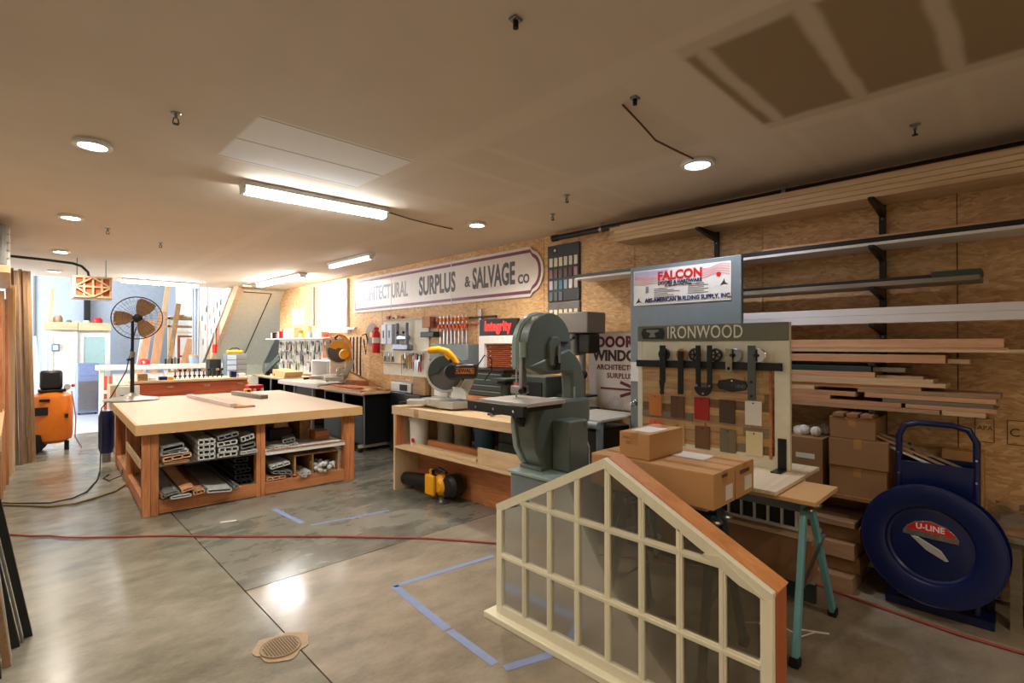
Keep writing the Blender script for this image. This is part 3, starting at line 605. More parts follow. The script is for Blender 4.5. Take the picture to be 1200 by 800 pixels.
# ------------------------------------------------------------------ pedestal fan
fx, fy = 1.14, 8.4
t = thing('pedestal_fan', 'big pedestal fan with black wire cage standing on the work table', 'fan', (fx, fy, .87))
MB().lathe([(.001, 0), (.3, 0), (.31, .01), (.3, .022), (.12, .05), (.05, .08), (.035, .1), (.001, .1)], T(fx, fy, .871), 40, cap=False).build('base', plain('fan_base', (150, 142, 128), .35, .4), t)
MB().cyl((fx, fy, .95), (fx, fy, 1.5), .024, n=16).build('pole', M_black, t); MB().cyl((fx, fy, 1.45), (fx, fy, 1.93), .018, n=14).build('upper_pole', M_iron, t); MB().cyl((fx, fy, 1.44), (fx, fy, 1.52), .032, n=16).build('pole_collar', M_steel, t)
MB().cyl((fx-.06, fy-.04, 1.41), (fx, fy, 1.41), .014, n=8).build('height_knob', M_blackr, t)
dirv = Vector((-.28, -.96, .05)).normalized(); q = dirv.to_track_quat('Z', 'Y').to_matrix().to_4x4(); FM = Matrix.Translation((fx+.05, fy-.02, 1.965)) @ q @ Matrix.Scale(.77, 4)
MB(FM).lathe([(.001, -.2), (.07, -.19), (.085, -.1), (.07, -.02), (.03, .0), (.001, .0)], Matrix(), 20, cap=False).build('motor', M_iron, t)
MB(FM).lathe([(.001, .115), (.05, .11), (.062, .095), (.05, .08), (.001, .08)], Matrix(), 20, cap=False).build('hub_badge', M_black, t)
cg = MB(FM)
def arc(rr, z, n=48): return [(rr*math.cos(2*PI*i/n), rr*math.sin(2*PI*i/n), z) for i in range(n)]
cg.tube(arc(.365, .02), .009, 6, True)
cg.build('cage_ring', M_black, t)
for side in (1, -1):
    w_ = MB(FM)
    for rr, z in ((.3, .06), (.2, .09), (.12, .1)): w_.tube(arc(rr, z*side+.01*side, 32), .0016, 4, True)
    for k in range(36):
        a = 2*PI*k/36; w_.tube([(rr*math.cos(a), rr*math.sin(a), z*side+.01*side) for rr, z in ((.06, .1), (.2, .09), (.3, .06), (.365, .01))], .0014, 4, cap=False)
    w_.build('wire_guard', M_black, t)
M_blade = plain('fan_blade', (176, 140, 104), .35, .2)
for k in range(3):
    a = R(62+120*k); bl = MB(FM @ Matrix.Rotation(a, 4, 'Z')); vs = []
    for r, wd in ((.06, .045), (.14, .1), (.24, .13), (.31, .125), (.335, .09)):
        for s_ in (-1, 1): vs += [(r, s_*wd, s_*wd*.42), (r, s_*wd, s_*wd*.42-.003)]
    fs = []
    for i in range(4): o = i*4; fs += [(o, o+4, o+6, o+2), (o+1, o+3, o+7, o+5), (o, o+1, o+5, o+4), (o+2, o+6, o+7, o+3)]
    fs += [(0, 2, 3, 1), (16, 17, 19, 18)]
    bl.add(vs, fs).build('blade', M_blade, t)

# ------------------------------------------------------------------ miter saw bench (second table)
A2 = R(1.8); F2 = T(3.03, 4.98, 0, A2); M = lambda: MB(F2)
t = thing('saw_bench', 'long plywood bench with open shelf carrying miter saw and toolboxes', 'workbench', (3.03, 4.98, 0), A2)
M().box(0, 1.35, -2.02, 0, .9, .93).build('benchtop', M_pine, t, .002); M().box(-.012, 0, -2.02, .012, .84, .93).build('fascia', M_pine, t, .002); M().box(-.012, 1.35, 0, .015, .84, .93).build('fascia', M_pineX, t)
M().box(0, .6, -.03, 0, 0, .9).build('end_panel', M_pineZ, t); M().box(0, .09, -.06, -.031, .5, .9).build('leg', M_firZ, t)
M().box(.02, .11, -2.0, -1.95, 0, .9).build('leg', M_firZ, t)
M().box(-.005, .75, -2.0, -.031, .47, .495).build('shelf', M_pine, t, .002); M().box(.32, .34, -2.0, -.031, 0, .47).build('kick_board', M_fir, t); M().box(.75, .77, -2.0, -.03, .47, .9).build('back_panel', M_print, t)
M().box(-.014, .0, -.48, -.4, .84, .929).build('edge_patch', M_tan, t)
def bucket(x, y, z, r, h, mat, label, M_=None):
    b = thing('bucket', label, 'bucket', tuple(F2 @ Vector((x, y, z))), 0, 'buckets on the bench shelf')
    MB(F2).lathe([(r*.9, 0), (r, h*.95), (r+.006, h*.95), (r+.006, h), (r-.004, h), (r*.88, .01), (.001, .01)], T(x, y, z), 24, cap=False).build('pail', mat, b)
    MB(F2).lathe([(.001, h+.012), (r+.004, h+.012), (r+.01, h), (r+.01, h-.02)], T(x, y, z), 24, cap=False).build('lid', mat, b)
bucket(.2, -.2, .496, .105, .3, M_white, 'white pail with small red print on the open shelf below the miter saw'); bucket(.42, -.4, .496, .1, .3, plain('grey_pail', (150, 140, 128), .6), 'grey-tan pail behind the white one under the bench')
bucket(.45, -.66, .496, .1, .26, plain('olive_pail', (140, 128, 96), .6), 'olive coloured pail third along the bench shelf'); bucket(.45, -1.0, .496, .11, .24, plain('teal_pail', (60, 100, 120), .5), 'dark blue-green pail in the shadow under the bench')
M().cyl((.2-.107, -.23, .56), (.2-.102, -.23, .56), .025, n=12).build('red_print', M_red, None, label='small round red print low on the white pail', cat='print')
for (x, y0, y1, z, w, h, mt, l) in ((.06, -1.3, -.25, .497, .09, .03, M_pine, 'pale board lying lengthwise on the bench shelf edge'), (.2, -1.3, -.36, .5, .05, .07, M_fir, 'reddish board standing on edge behind the pale one on the bench shelf'),
                                    (.03, -1.93, -1.35, .497, .03, .15, M_pine, 'wide plywood offcut standing on edge along the bench shelf')):
    M().box(x, x+w, y0, y1, z, z+h).build('shelf_board', mt, None, .002, label=l, cat='board', group='boards on the bench shelf')
M().box(.35, .6, -1.95, -1.78, .497, .78).build('grey_bin', M_tan, None, .01, label='tan bin under the bench near the bandsaw stand', cat='bin')
M().box(.3, .55, -1.75, -1.35, .66, .84).build('dark_case', M_black, None, .01, label='black machine case in the shade beneath the benchtop', cat='case')
M().box(.3, .55, -1.75, -1.35, .497, .66).build('grey_case', M_dgreen, None, .01, label='dull green case below the black one in the bench shade', cat='case')

def miter_saw(name, loc, rz, body, label, motor, sc=1.0, head=0, rzb=None):
    """a compound miter saw; local +X is the front of the saw, the blade lies in the XZ plane"""
    t = thing(name, label, 'saw', loc, rz); K = T(*loc, rz) @ Matrix.Scale(sc, 4); B = lambda: MB(K); KB = T(*loc, rz if rzb is None else rzb) @ Matrix.Scale(sc, 4)
    B().lathe([(.001, .03), (.17, .03), (.18, .05), (.18, .085), (.001, .085)], T(0, 0, 0), 32, cap=False).build('turntable', M_alu, t)
    MB(KB).prism([(-.14, -.27), (-.02, -.29), (.1, -.26), (.13, -.13), (.14, .13), (.1, .26), (-.02, .29), (-.14, .27)], T(0, 0, .012), .06).build('base', M_alu, t, .008)
    for x, y in ((-.1, -.22), (-.1, .22), (.08, -.2), (.08, .2)): MB(KB).cyl((x, y, 0), (x, y, .02), .02, n=10).build('foot', M_blackr, t)
    B().bar((.12, 0, .05), (.34, 0, .05), .1, .05).build('miter_arm', M_alu, t, .008); B().bar((.32, 0, .045), (.42, 0, .035), .035, .03).build('miter_handle', M_blackr, t, .008)
    for s in (-1, 1):
        MB(KB).prism([(s*.03, 0), (s*.26, 0), (s*.26, .06), (s*.2, .1), (s*.05, .1), (s*.03, .04)][::s], Matrix(((0, 0, 1, -.06), (1, 0, 0, 0), (0, 1, 0, .085), (0, 0, 0, 1))), .02).build('fence', M_white if motor else M_alu, t, .004)
    B().bar((-.14, 0, .08), (-.24, .0, .3), .09, .08, (1, 0, 0)).build('pivot_arm', M_alu, t, .01)
    H = K @ T(.0, 0, .0) @ T(-.2, 0, .27) @ Matrix.Rotation(head, 4, 'Y') @ T(.2, 0, -.27); D = lambda: MB(H)
    D().lathe([(.001, -.0015), (.152, -.0015), (.155, 0), (.152, .0015), (.001, .0015)], Matrix(((1, 0, 0, -.0), (0, 0, -1, 0), (0, 1, 0, .31), (0, 0, 0, 1))), 48, cap=False).build('blade', plain('blade_dark', (104, 99, 96), .4, .5), t)
    g = [( .172*math.cos(a), .172*math.sin(a)) for a in [R(-12+k*17.5) for k in range(12)]]+[(.055*math.cos(a), .055*math.sin(a)) for a in [R(180-k*30) for k in range(7)]]
    D().prism(g, Matrix(((1, 0, 0, 0), (0, 0, -1, .02), (0, 1, 0, .31), (0, 0, 0, 1))), .04).build('blade_guard', body if not motor else M_dgreen, t, .005)
    D().tube([(.17*math.cos(a), .0, .31+.17*math.sin(a)) for a in [R(-30+k*-12) for k in range(11)]], .009, 8).build('lower_guard_rim', M_alu, t)
    D().lathe([(.17, -.022), (.155, -.022), (.155, .022), (.17, .022)], Matrix(((1, 0, 0, 0), (0, 0, -1, 0), (0, 1, 0, .31), (0, 0, 0, 1))), 48, cap=False).build('lower_guard', M_alu, t)
    D().lathe([(.001, 0), (.035, 0), (.03, .02), (.001, .02)], Matrix(((1, 0, 0, 0), (0, 0, -1, -.02), (0, 1, 0, .31), (0, 0, 0, 1))), 20, cap=False).build('arbor', M_steel, t)
    mm = Matrix(((1, 0, 0, -.09), (0, 0, 1, .02), (0, 1, 0, .33), (0, 0, 0, 1)))
    D().lathe([(.001, 0), (.07, 0), (.075, .02), (.075, .17), (.06, .2), (.001, .2)], mm, 24, cap=False).build('motor', M_black if motor else body, t)
    D().bar((-.2, 0, .26), (-.1, 0, .38), .07, .09).build('arm_casting', body if not motor else M_black, t, .01)
    D().tube([(-.11, .02, .38), (-.08, .02, .44), (-.02, .02, .50), (.06, .02, .52), (.15, .02, .51)] if motor else [(-.12, 0, .44), (-.03, 0, .5), (.06, 0, .52), (.15, 0, .5)], [.026, .026, .03, .034, .03] if motor else [.018, .026, .028, .022], 12).build('handle', M_yellow, t)
    D().tube([(.0, .03, .5), (-.01, .03, .46), (-.04, .03, .43)] if motor else [(.14, 0, .5), (.16, 0, .44), (.12, 0, .42)], .014, 10).build('trigger_grip', M_yellow if motor else M_blackr, t)
    return t, H
SP = (3.34, 4.44, .932)
t, H = miter_saw('miter_saw', SP, R(134), M_dgreen, 'black and yellow miter saw with bright aluminium base on the plywood bench', True, 1.2, 0, R(176))
# its front points away from the wall; motor side faces the camera, with the maker's word in orange
MB(H).box(-.30, -.11, .06, .25, .27, .40).build('motor_housing', M_black, t, .03)
MB(H).box(-.285, -.125, .251, .253, .315, .365).build('name_plate', M_orange, t)
text('DEWALT', .05, H @ Matrix(((-1, 0, 0, -.205), (0, 0, 1, .255), (0, 1, 0, .34), (0, 0, 0, 1))), M_blackr, t, xs=.8, bold=.001)
MB(H).tube([(-.3, .1, .38), (-.36, .1, .47), (-.42, .1, .44), (-.42, .1, .33), (-.36, .1, .25)], .006, 6).build('power_cord', M_blackr, t)
t, H = miter_saw('yellow_miter_saw', (3.98, 8.45, .99), R(150), M_yellow, 'yellow miter saw with raised grey blade beside the far cabinets', False, 1.2, R(-35))

# toolbox, small things on the bench
t = thing('black_toolbox', 'black steel drawer toolbox standing on the bench below the shutter display', 'toolbox', (4.1, 4.5, .94))
MB().box(3.98, 4.3, 4.2, 4.83, 1.0, 1.3).build('case', M_black, t, .008); MB().box(3.96, 4.32, 4.18, 4.85, .94, 1.0).build('wood_base', M_fir, t)
for k in range(4):
    dr_ = MB().box(3.965, 3.98, 4.22, 4.81, 1.01+k*.068, 1.068+k*.068).build('drawer', M_dgreen, t, .003); MB().box(3.955, 3.965, 4.24, 4.79, 1.055+k*.068, 1.064+k*.068).build('drawer_pull', M_steel, dr_)
MB().box(3.96, 4.32, 4.18, 4.85, 1.3, 1.325).build('lid', M_black, t, .006)
t = thing('grey_power_unit', 'dark grey machine box with red label behind the bandsaw blade', 'machine', (4.0, 3.75, .93))
MB().box(3.85, 4.2, 3.45, 3.95, .935, 1.28).build('housing', M_dgreen, t, .01); MB().box(3.84, 3.85, 3.75, 3.9, 1.1, 1.2).build('red_label', M_red, t); MB().box(3.84, 3.85, 3.5, 3.7, 1.0, 1.22).build('vent_panel', M_blackr, t)
MB().box(3.72, 3.93, 3.15, 3.4, .935, 1.06).box(3.71, 3.94, 3.14, 3.41, 1.06, 1.075).build('cream_box', M_cream, None, .004, label='small cream box on the bench seen between blade and column', cat='box')
t = thing('vise', 'grey-green bench grinder stand with flat plate behind the miter saw', 'vise', (3.55, 4.05, .93))
MB().cyl((3.62, 3.8, .935), (3.62, 3.8, 1.2), .06, .045, 16).build('post', M_dgreen, t); MB().box(3.5, 3.76, 3.68, 3.9, 1.24, 1.262).build('flat_plate', M_dgreen, t, .004)
MB().box(3.56, 3.68, 3.74, 3.86, 1.2, 1.24).build('jaw', M_iron, t, .006); MB().tube([(3.72, 3.7, 1.24), (3.76, 3.66, 1.1), (3.76, 3.64, .94)], .004, 6).build('cord', M_blackr, t)
MB().box(3.5, 3.8, 3.3, 3.8, .932, .945).build('black_sheet', M_black, None, label='flat black plate lying on the bench top beside the bandsaw table', cat='plate')
t = thing('hand_clamp', 'small metal hand clamp lying on the bench top near the bandsaw', 'clamp', (3.3, 3.45, .93))
MB().tube([(3.2, 3.6, .95), (3.28, 3.48, .96), (3.36, 3.4, .95), (3.4, 3.3, .95)], .01, 6).build('bar', M_iron, t); MB().bar((3.2, 3.55, .945), (3.3, 3.62, .945), .02, .02).build('jaw', M_steel, t)
t = thing('grey_case_large', 'large grey hard case standing on the bench on a brown stand behind the miter saw', 'case', (4.2, 5.4, 0))
MB().box(4.12, 4.36, 5.02, 5.85, 1.2, 1.62).build('case_shell', M_grey, t, .015); MB().box(4.12, 4.4, 5.05, 5.8, 0, 1.2).build('stand', M_oak, t); MB().box(4.11, 4.12, 5.02, 5.85, 1.4, 1.41).build('seam', M_black, t)

# leaf blower below the bench
t = thing('leaf_blower', 'yellow and black leaf blower lying on the floor under the bench', 'blower', (3.2, 4.35, 0))
MB().cyl((3.17, 4.95, .11), (3.19, 4.42, .15), .07, .085, 20).build('blower_tube', M_black, t); MB().cyl((3.168, 5.03, .105), (3.17, 4.95, .11), .055, .06, 16).build('nozzle', M_vin2, t)
MB().lathe([(.001, -.1), (.06, -.1), (.11, -.06), (.12, 0), (.1, .06), (.001, .07)], Matrix(((0, 0, 1, 3.22), (1, 0, 0, 4.3), (0, 1, 0, .15), (0, 0, 0, 1))), 24, cap=False).build('motor_body', M_yellow, t)
MB().box(3.08, 3.12, 4.3, 4.46, .05, .26).build('side_cover', M_yellow, t, .015)
MB().lathe([(.001, -.09), (.09, -.09), (.12, -.05), (.12, .05), (.08, .1), (.001, .1)], Matrix(((0, 0, 1, 3.24), (1, 0, 0, 4.17), (0, 1, 0, .16), (0, 0, 0, 1))), 24, cap=False).build('fan_housing', M_black, t)
MB().tube([(3.17, 4.42, .22), (3.15, 4.4, .3), (3.15, 4.3, .33), (3.17, 4.2, .3)], .018, 10).build('handle', M_black, t); MB().tube([(3.16, 4.44, .2), (3.15, 4.45, .3)], [.03, .012], 10).build('yellow_horn', M_yellow, t)
MB().lathe([(.001, 0), (.07, 0), (.075, .015), (.03, .03), (.03, .06)], T(3.13, 4.22, .0), 18, cap=False).build('foot', M_steel, t)

# ------------------------------------------------------------------ bandsaw
bx, by = 2.65, 2.4
t = thing('bandsaw', 'tall grey-green bandsaw on a steel stand behind the gable window', 'bandsaw', (bx, by, 0))
def ring(prof, y0, h, c, mat, name, p=t, bev=.006):   # flat plate parallel to the wheel plane, polygon in X,Z
    return MB().prism(prof, Matrix(((1, 0, 0, c[0]), (0, 0, -1, y0+h), (0, 1, 0, c[1]), (0, 0, 0, 1))), h).build(name, mat, p, bev)
MB().box(2.42, 2.88, 2.09, 2.49, .0, .74).build('stand', M_grey, t, .01); MB().box(2.405, 2.895, 2.075, 2.505, .74, .762).build('stand_top', M_greenl, t, .005)
MB().box(2.45, 2.85, 2.085, 2.09, .1, .68).build('stand_door', M_grey, t, .004)
up = [(.225*math.cos(a), .225*math.sin(a)) for a in [R(-5+k*12.5) for k in range(16)]]
up = [(.225, -.1)]+up+[(-.225, -.15), (-.1, -.2), (.1, -.2)]
ring(up, 2.33, .08, (bx, 1.60), M_green, 'upper_wheel_cover'); up2 = [(x*1.035, z*1.035 if z > 0 else z*1.0) for x, z in up]
ring(up2, 2.415, .012, (bx, 1.60), M_greenl, 'cover_seam'); ring(up2, 2.432, .045, (bx, 1.60), M_greenl, 'wheel_door')
ring([(-.05, -.1), (.05, -.1), (.06, .06), (.03, .1), (-.03, .1), (-.06, .06)], 2.30, .03, (bx+.02, 1.56), M_green, 'tension_boss'); ring([(-.025, -.09), (.025, -.09), (.03, 0), (.0, .02), (-.03, 0)], 2.292, .01, (bx+.04, 1.52), M_blackr, 'tension_slot')
MB().cyl((bx+.04, 2.285, 1.48), (bx+.04, 2.285, 1.6), .012, n=10).build('tension_rod', M_steel, t); MB().cyl((bx+.1, 2.32, 1.62), (bx+.17, 2.32, 1.62), .008, n=8).build('tension_lever', M_iron, t)
# C frame arm: from the upper cover round to the column and down to the base
arm = [(-.2, -.14), (.225, -.02), (.30, -.06), (.37, -.14), (.41, -.26), (.41, -.72), (.27, -.72), (.26, -.3), (.25, -.2), (.12, -.19), (0, -.2)]
ring(arm, 2.32, .11, (bx-.03, 1.60), M_green, 'frame_arm', bev=.02)
ring([(.28, -.72), (.27, -.3), (.295, -.28), (.305, -.72)], 2.32, .012, (bx-.03, 1.60), M_greenl, 'arm_rib')
MB().box(2.86, 3.06, 2.31, 2.44, 1.04, 1.12).build('column_foot', M_greenl, t, .015)
# base casting with the lower wheel
lo_ = [(-.225, .22), (.39, .22), (.39, .05), (.25, -.02), (.1, -.02), (.09, -.24), (-.1, -.24), (-.15, -.17), (-.2, -.08), (-.225, .05)]
ring(lo_, 2.28, .16, (bx, 1.0), M_green, 'lower_wheel_housing', bev=.02); ring([(x*1.03, z) for x, z in lo_[:1]]+[(-.235, .06), (-.21, -.09), (-.15, -.19), (-.1, -.235), (.0, -.235), (.0, .2)], 2.445, .04, (bx, 1.0), M_greenl, 'lower_wheel_door')
MB().box(2.50, 2.74, 2.28, 2.48, .762, .79).build('casting_foot', M_green, t, .006)
MB().box(2.60, 2.80, 2.12, 2.275, .763, 1.1).build('belt_guard', M_green, t, .012); MB().cyl((2.77, 2.112, 1.08), (2.77, 2.12, 1.08), .014, n=10).build('guard_screw', M_steel, t)
MB().box(2.2, 2.56, 2.12, 2.56, 1.225, 1.25).build('saw_table', M_alu, t, .003); MB().box(2.215, 2.545, 2.135, 2.545, 1.195, 1.225).build('table_rim', M_black, t, .004)
MB().box(2.165, 2.2, 1.98+.14, 2.64, 1.17, 1.235).build('fence_rail', M_black, t, .004); MB().box(2.2, 2.58, 2.56, 2.59, 1.19, 1.235).build('rear_rail', M_black, t, .003)
for y in (2.2, 2.38, 2.55): MB().cyl((2.160, y, 1.2), (2.166, y, 1.2), .009, n=10).build('rail_bolt', M_chrome, t)
MB().prism([(-.12, 0), (.12, 0), (.04, -.14), (-.04, -.14)], Matrix(((1, 0, 0, 2.44), (0, 0, -1, 2.42), (0, 1, 0, 1.2), (0, 0, 0, 1))), .06).build('trunnion', M_black, t, .01)
MB().lathe([(.001, 0), (.035, 0), (.04, .02), (.02, .04), (.001, .04)], Matrix(((0, 0, -1, 2.34), (0, 1, 0, 2.3), (1, 0, 0, 1.12), (0, 0, 0, 1))), 8, cap=False).build('tilt_knob', M_blackr, t)
MB().bar((2.428, 2.44, 1.2), (2.428, 2.44, 1.52), .003, .014, (0, 1, 0)).build('blade', M_steel, t)
MB().box(2.40, 2.445, 2.36, 2.39, 1.27, 1.60).build('guide_post', M_steel, t, .004); MB().cyl((2.42, 2.37, 1.52), (2.42, 2.37, 1.62), .028, n=14).build('guide_post_holder', M_greenl, t)
MB().box(2.39, 2.47, 2.36, 2.46, 1.28, 1.33).build('blade_guide', M_steel, t, .006); MB().cyl((2.37, 2.34, 1.3), (2.40, 2.36, 1.3), .018, n=12).build('guide_knob', M_iron, t)
MB().lathe([(.001, 0), (.03, 0), (.034, .03), (.02, .05), (.001, .05)], Matrix(((0, 0, 1, 3.06), (0, 1, 0, 2.38), (-1, 0, 0, 1.38), (0, 0, 0, 1))), 12, cap=False).build('rear_knob', M_blackr, t)
text_m = None
MB().tube([(2.8, 2.2, 1.08), (2.86, 2.16, .9), (2.92, 2.2, .5), (2.93, 2.25, .1), (2.95, 2.3, .01)], .006, 6).build('power_cord', M_paper, t)

# drill press
t = thing('drill_press', 'grey drill press with boxy head and bare steel column by the wall', 'drill press', (4.1, 3.3, .9))
MB().box(3.98, 4.28, 3.02, 3.4, 1.72, 1.93).build('belt_housing', plain('drill_grey', (118, 112, 106), .45), t, .012); MB().box(3.96, 4.14, 3.4, 3.62, 1.73, 1.9).build('front_head', M_alu, t, .01)
MB().box(4.0, 4.2, 3.2, 3.42, 1.5, 1.72).build('quill_head', plain('drill_grey', (118, 112, 106), .45), t, .015); MB().box(4.02, 4.2, 3.03, 3.17, 1.52, 1.72).build('motor', M_black, t, .02)
MB().cyl((4.08, 3.42, 1.4), (4.08, 3.42, 1.6), .022, n=12).build('quill', M_steel, t); MB().cyl((4.08, 3.42, 1.32), (4.08, 3.42, 1.4), .014, .026, 12).build('chuck', M_chrome, t)
MB().cyl((4.18, 3.24, .96), (4.18, 3.24, 1.6), .036, n=18).build('column', M_steel, t); MB().box(4.06, 4.3, 3.1, 3.42, .92, .965).build('base', M_dgreen, t, .008)
MB().box(3.95, 4.25, 3.1, 3.42, 1.08, 1.1).build('drill_table', M_iron, t, .004)
for k in range(3):
    a = R(30+120*k); MB().bar((3.99, 3.32, 1.6), (3.97, 3.32+.14*math.cos(a), 1.6+.14*math.sin(a)), .012, .012, (1, 0, 0)).ball((3.97, 3.32+.15*math.cos(a), 1.6+.15*math.sin(a)), .018, 8).build('feed_handle', M_iron, t)
t = thing('grey_machine_table', 'grey steel machine table with rounded front rail behind the saw column', 'machine', (3.6, 2.7, 0))
MB().box(3.35, 3.95, 2.42, 2.9, .98, 1.0).build('machine_top', M_alu, t, .003); MB().cyl((3.33, 2.42, .96), (3.33, 2.9, .96), .03, n=14).build('front_rail', M_grey, t)
for x, y in ((3.4, 2.46), (3.4, 2.86), (3.9, 2.46), (3.9, 2.86)): MB().cyl((x, y, 0), (x, y, .98), .03, n=12).build('leg', M_grey, t)
MB().box(3.42, 3.9, 2.5, 2.84, .35, .9).build('cabinet_body', M_black, t, .01); MB().box(3.4, 3.92, 2.48, 2.86, .3, .33).build('lower_shelf', M_pine, t)
MB().box(3.1, 3.2, 2.62, 2.66, .0, .9).build('brown_board', M_oak, None, .003, label='brown board standing upright beside the bandsaw stand', cat='board')

# ------------------------------------------------------------------ gable window standing on the floor
gx = 2.04; GD = .115
t = thing('gable_window', 'unfinished peaked wooden window with many small panes standing on the floor', 'window', (gx+.05, 1.46, 0))
M_jamb = wood('jamb_fir', (216, 150, 92), (190, 120, 66), 'Y')
M_jambZ = wood('jamb_fir', (190, 110, 62), (160, 84, 44), 'Z')
yL, yR, pk, ev, zb = 2.22, .69, 1.055, .665, .035
def pz(y): return pk-(pk-ev)*abs(y-1.455)/(.765)      # outer top edge
MB().box(gx-.045, gx+GD+.02, yR-.06, yL+.06, 0, zb).build('sill', M_primwood, t, .004)
# outer jamb (orange fir) behind the sash
jm = MB(); sl_ = (pk-ev)/.765
MB().bar((gx+.035+GD/2, yL-.003, ev-.018), (gx+.035+GD/2, 1.455, pk-.018), GD-.0, .03, (0, 1, 1)).build('head_jamb', M_jamb, t)
MB().bar((gx+.035+GD/2, yR-.003, ev-.012), (gx+.035+GD/2, 1.455, pk-.012), GD-.0, .03, (0, -1, 1)).build('head_jamb', M_jamb, t)
for y in (yL-.012, yR+.012): MB().box(gx+.036, gx+.035+GD, y-.014, y+.014, zb, ev-.012).build('side_jamb', M_jambZ, t)
# sash
def sash(m, p, q, w, name): return MB().bar(p, q, .035, w, (0, q[2]-p[2] and -(q[2]-p[2]) or 0, abs(q[1]-p[1]))).build(name, M_primwood, t, .003)
xs = gx+.018
MB().box(gx+.001, gx+.035, yL-.045, yL-.001, zb, ev-.02).build('stile', M_primwood, t, .003); MB().box(gx+.001, gx+.035, yR+.001, yR+.045, zb, ev-.02).build('stile', M_primwood, t, .003)
MB().box(gx, gx+.036, yR+.045, yL-.045, zb, zb+.05).build('bottom_rail', M_primwood, t, .003)
k_ = Matrix(((0, 0, 1, gx), (1, 0, 0, 0), (0, 1, 0, 0), (0, 0, 0, 1)))
for s in (1, -1):
    e = yL if s > 0 else yR
    MB().prism([(e, ev-.02), (e, ev), (1.455, pk), (1.455, pk-.05), (e-s*.045, ev-.05+.02)], k_, .036).build('raked_rail', M_primwood, t, smooth=False)
MB().prism([(yR+.02, ev-.03), (yR+.12, ev-.005), (yR+.27, ev+.075), (yR+.2, ev+.085)], Matrix.Translation((-.004, 0, 0)) @ k_, .038).build('corner_gusset', M_primwood, t, smooth=False)
vs = [yL-.02+(-.02)-(yL-yR-.045)*k/8.0 for k in range(1, 8)]
for y in vs: MB().box(gx+.003, gx+.033, y-.014, y+.014, zb+.05, pz(y)-.045).box(gx+.0, gx+.036, y-.004, y+.004, zb+.05, pz(y)-.045).build('vertical_muntin', M_primwood, t, smooth=False)
for z in (.375, .715):
    ext = .75 if z < .5 else .765*(pk-.05-z)/(pk-ev)
    ya, yb_ = 1.455-min(ext, .72), 1.455+min(ext, .72)
    MB().box(gx+.002, gx+.034, ya, yb_, z-.014, z+.014).box(gx-.0015, gx+.0375, ya, yb_, z-.005, z+.005).build('horizontal_muntin', M_primwood, t, smooth=False)
edges = [yL-.045]+vs+[yR+.045]
for i in range(8):
    a, b = edges[i]-.011, edges[i+1]+.011
    for z0, z1 in ((zb+.05, .364), (.386, .704), (.726, 2)):
        ta, tb = min(z1, pz(a)-.05), min(z1, pz(b)-.05)
        if max(ta, tb) < z0+.03: continue
        P_ = [(a, z0), (b, z0), (b, max(tb, z0+.001)), (a, max(ta, z0+.001))]
        if pz((a+b)/2) > pz(a) and pz((a+b)/2) > pz(b) and z1 > .9: P_.insert(3, (1.455, pk-.05))
        MB().prism(P_, Matrix(((0, 0, 1, gx+.016), (1, 0, 0, 0), (0, 1, 0, 0), (0, 0, 0, 1))), .004).build('glass_pane', M_glass, t, smooth=False)

# ------------------------------------------------------------------ display of barn door hardware on saw horses
DX = 3.42
t = thing('hardware_display', 'barn door hardware display board headed ironwood, with cream frame and rail', 'display', (DX, 1.6, .82))
MB().box(2.9, 3.69, .96, 2.13, .80, .822).build('display_base', wood('pale_ply', (232, 218, 190), (214, 196, 164), 'X'), t, .003)
MB().box(DX, DX+.03, 1.05, 1.14, .822, 1.745).build('frame_post', M_cream, t, .002); MB().box(DX, DX+.03, 2.08, 2.12, .822, 1.745).build('frame_post', M_cream, t, .002)
MB().box(DX+.002, DX+.03, 1.14, 2.08, 1.46, 1.745).build('top_board', M_cream, t, .002); MB().box(DX+.005, DX+.028, 1.14, 2.08, .822, .9).build('lower_board', M_cream, t)
MB().box(DX-.008, DX, 1.055, 2.115, 1.63, 1.745).build('header_plate', plain('weathered_plate', (112, 112, 94), .5, .2), t, .001)
text('IRONWOOD', .125, wallM(1.60, 1.688, DX-.0095), M_cream, t, 'stencil_lettering', .001, .72, .0005, sp=1.05)
MB().prism([(-.095, 0), (-.08, .04), (.08, .04), (.095, 0), (.08, -.04), (-.08, -.04)], wallM(1.985, 1.687, DX-.009), .006).build('black_plaque', M_black, t)
MB().prism([(-.05, .025), (.05, .025), (.05, .012), (.015, .0), (.03, -.03), (-.03, -.03), (-.015, 0), (-.05, .012)], wallM(1.985, 1.69, DX-.0155), .002).build('anvil_emblem', M_vin2, t)
tex = [M_oak, M_tan, M_grwood, wood('pallet', (204, 170, 120), (160, 120, 76)), wood('pallet_dark', (140, 106, 72), (104, 78, 52))]
tex = [tex[3], tex[1], tex[3], tex[2], tex[3], tex[4]]
z = .9; k = 0
random.seed(3)
while z < 1.45:
    h = min(.055, 1.455-z); y = 2.08
    while y > 1.17:
        l = random.uniform(.15, .5); y2 = max(y-l, 1.165)
        MB().box(DX+.004-random.uniform(0, .005), DX+.022, y2+.001, y-.001, z+.001, z+h-.001).build('wood_strip', random.choice(tex), t); y = y2
    z += .055
MB().box(DX-.004, DX+.01, 1.155, 1.17, .88, 1.46).build('frame_edge', M_fir, t)
MB().box(DX-.03, DX-.018, 1.085, 2.115, 1.44, 1.49).build('sliding_rail', M_iron, t, .002)
for y in (1.1, 1.35, 1.6, 1.85, 2.08): MB().cyl((DX-.034, y, 1.465), (DX, y, 1.465), .009, n=10).build('rail_standoff', M_black, t)
H_ = []
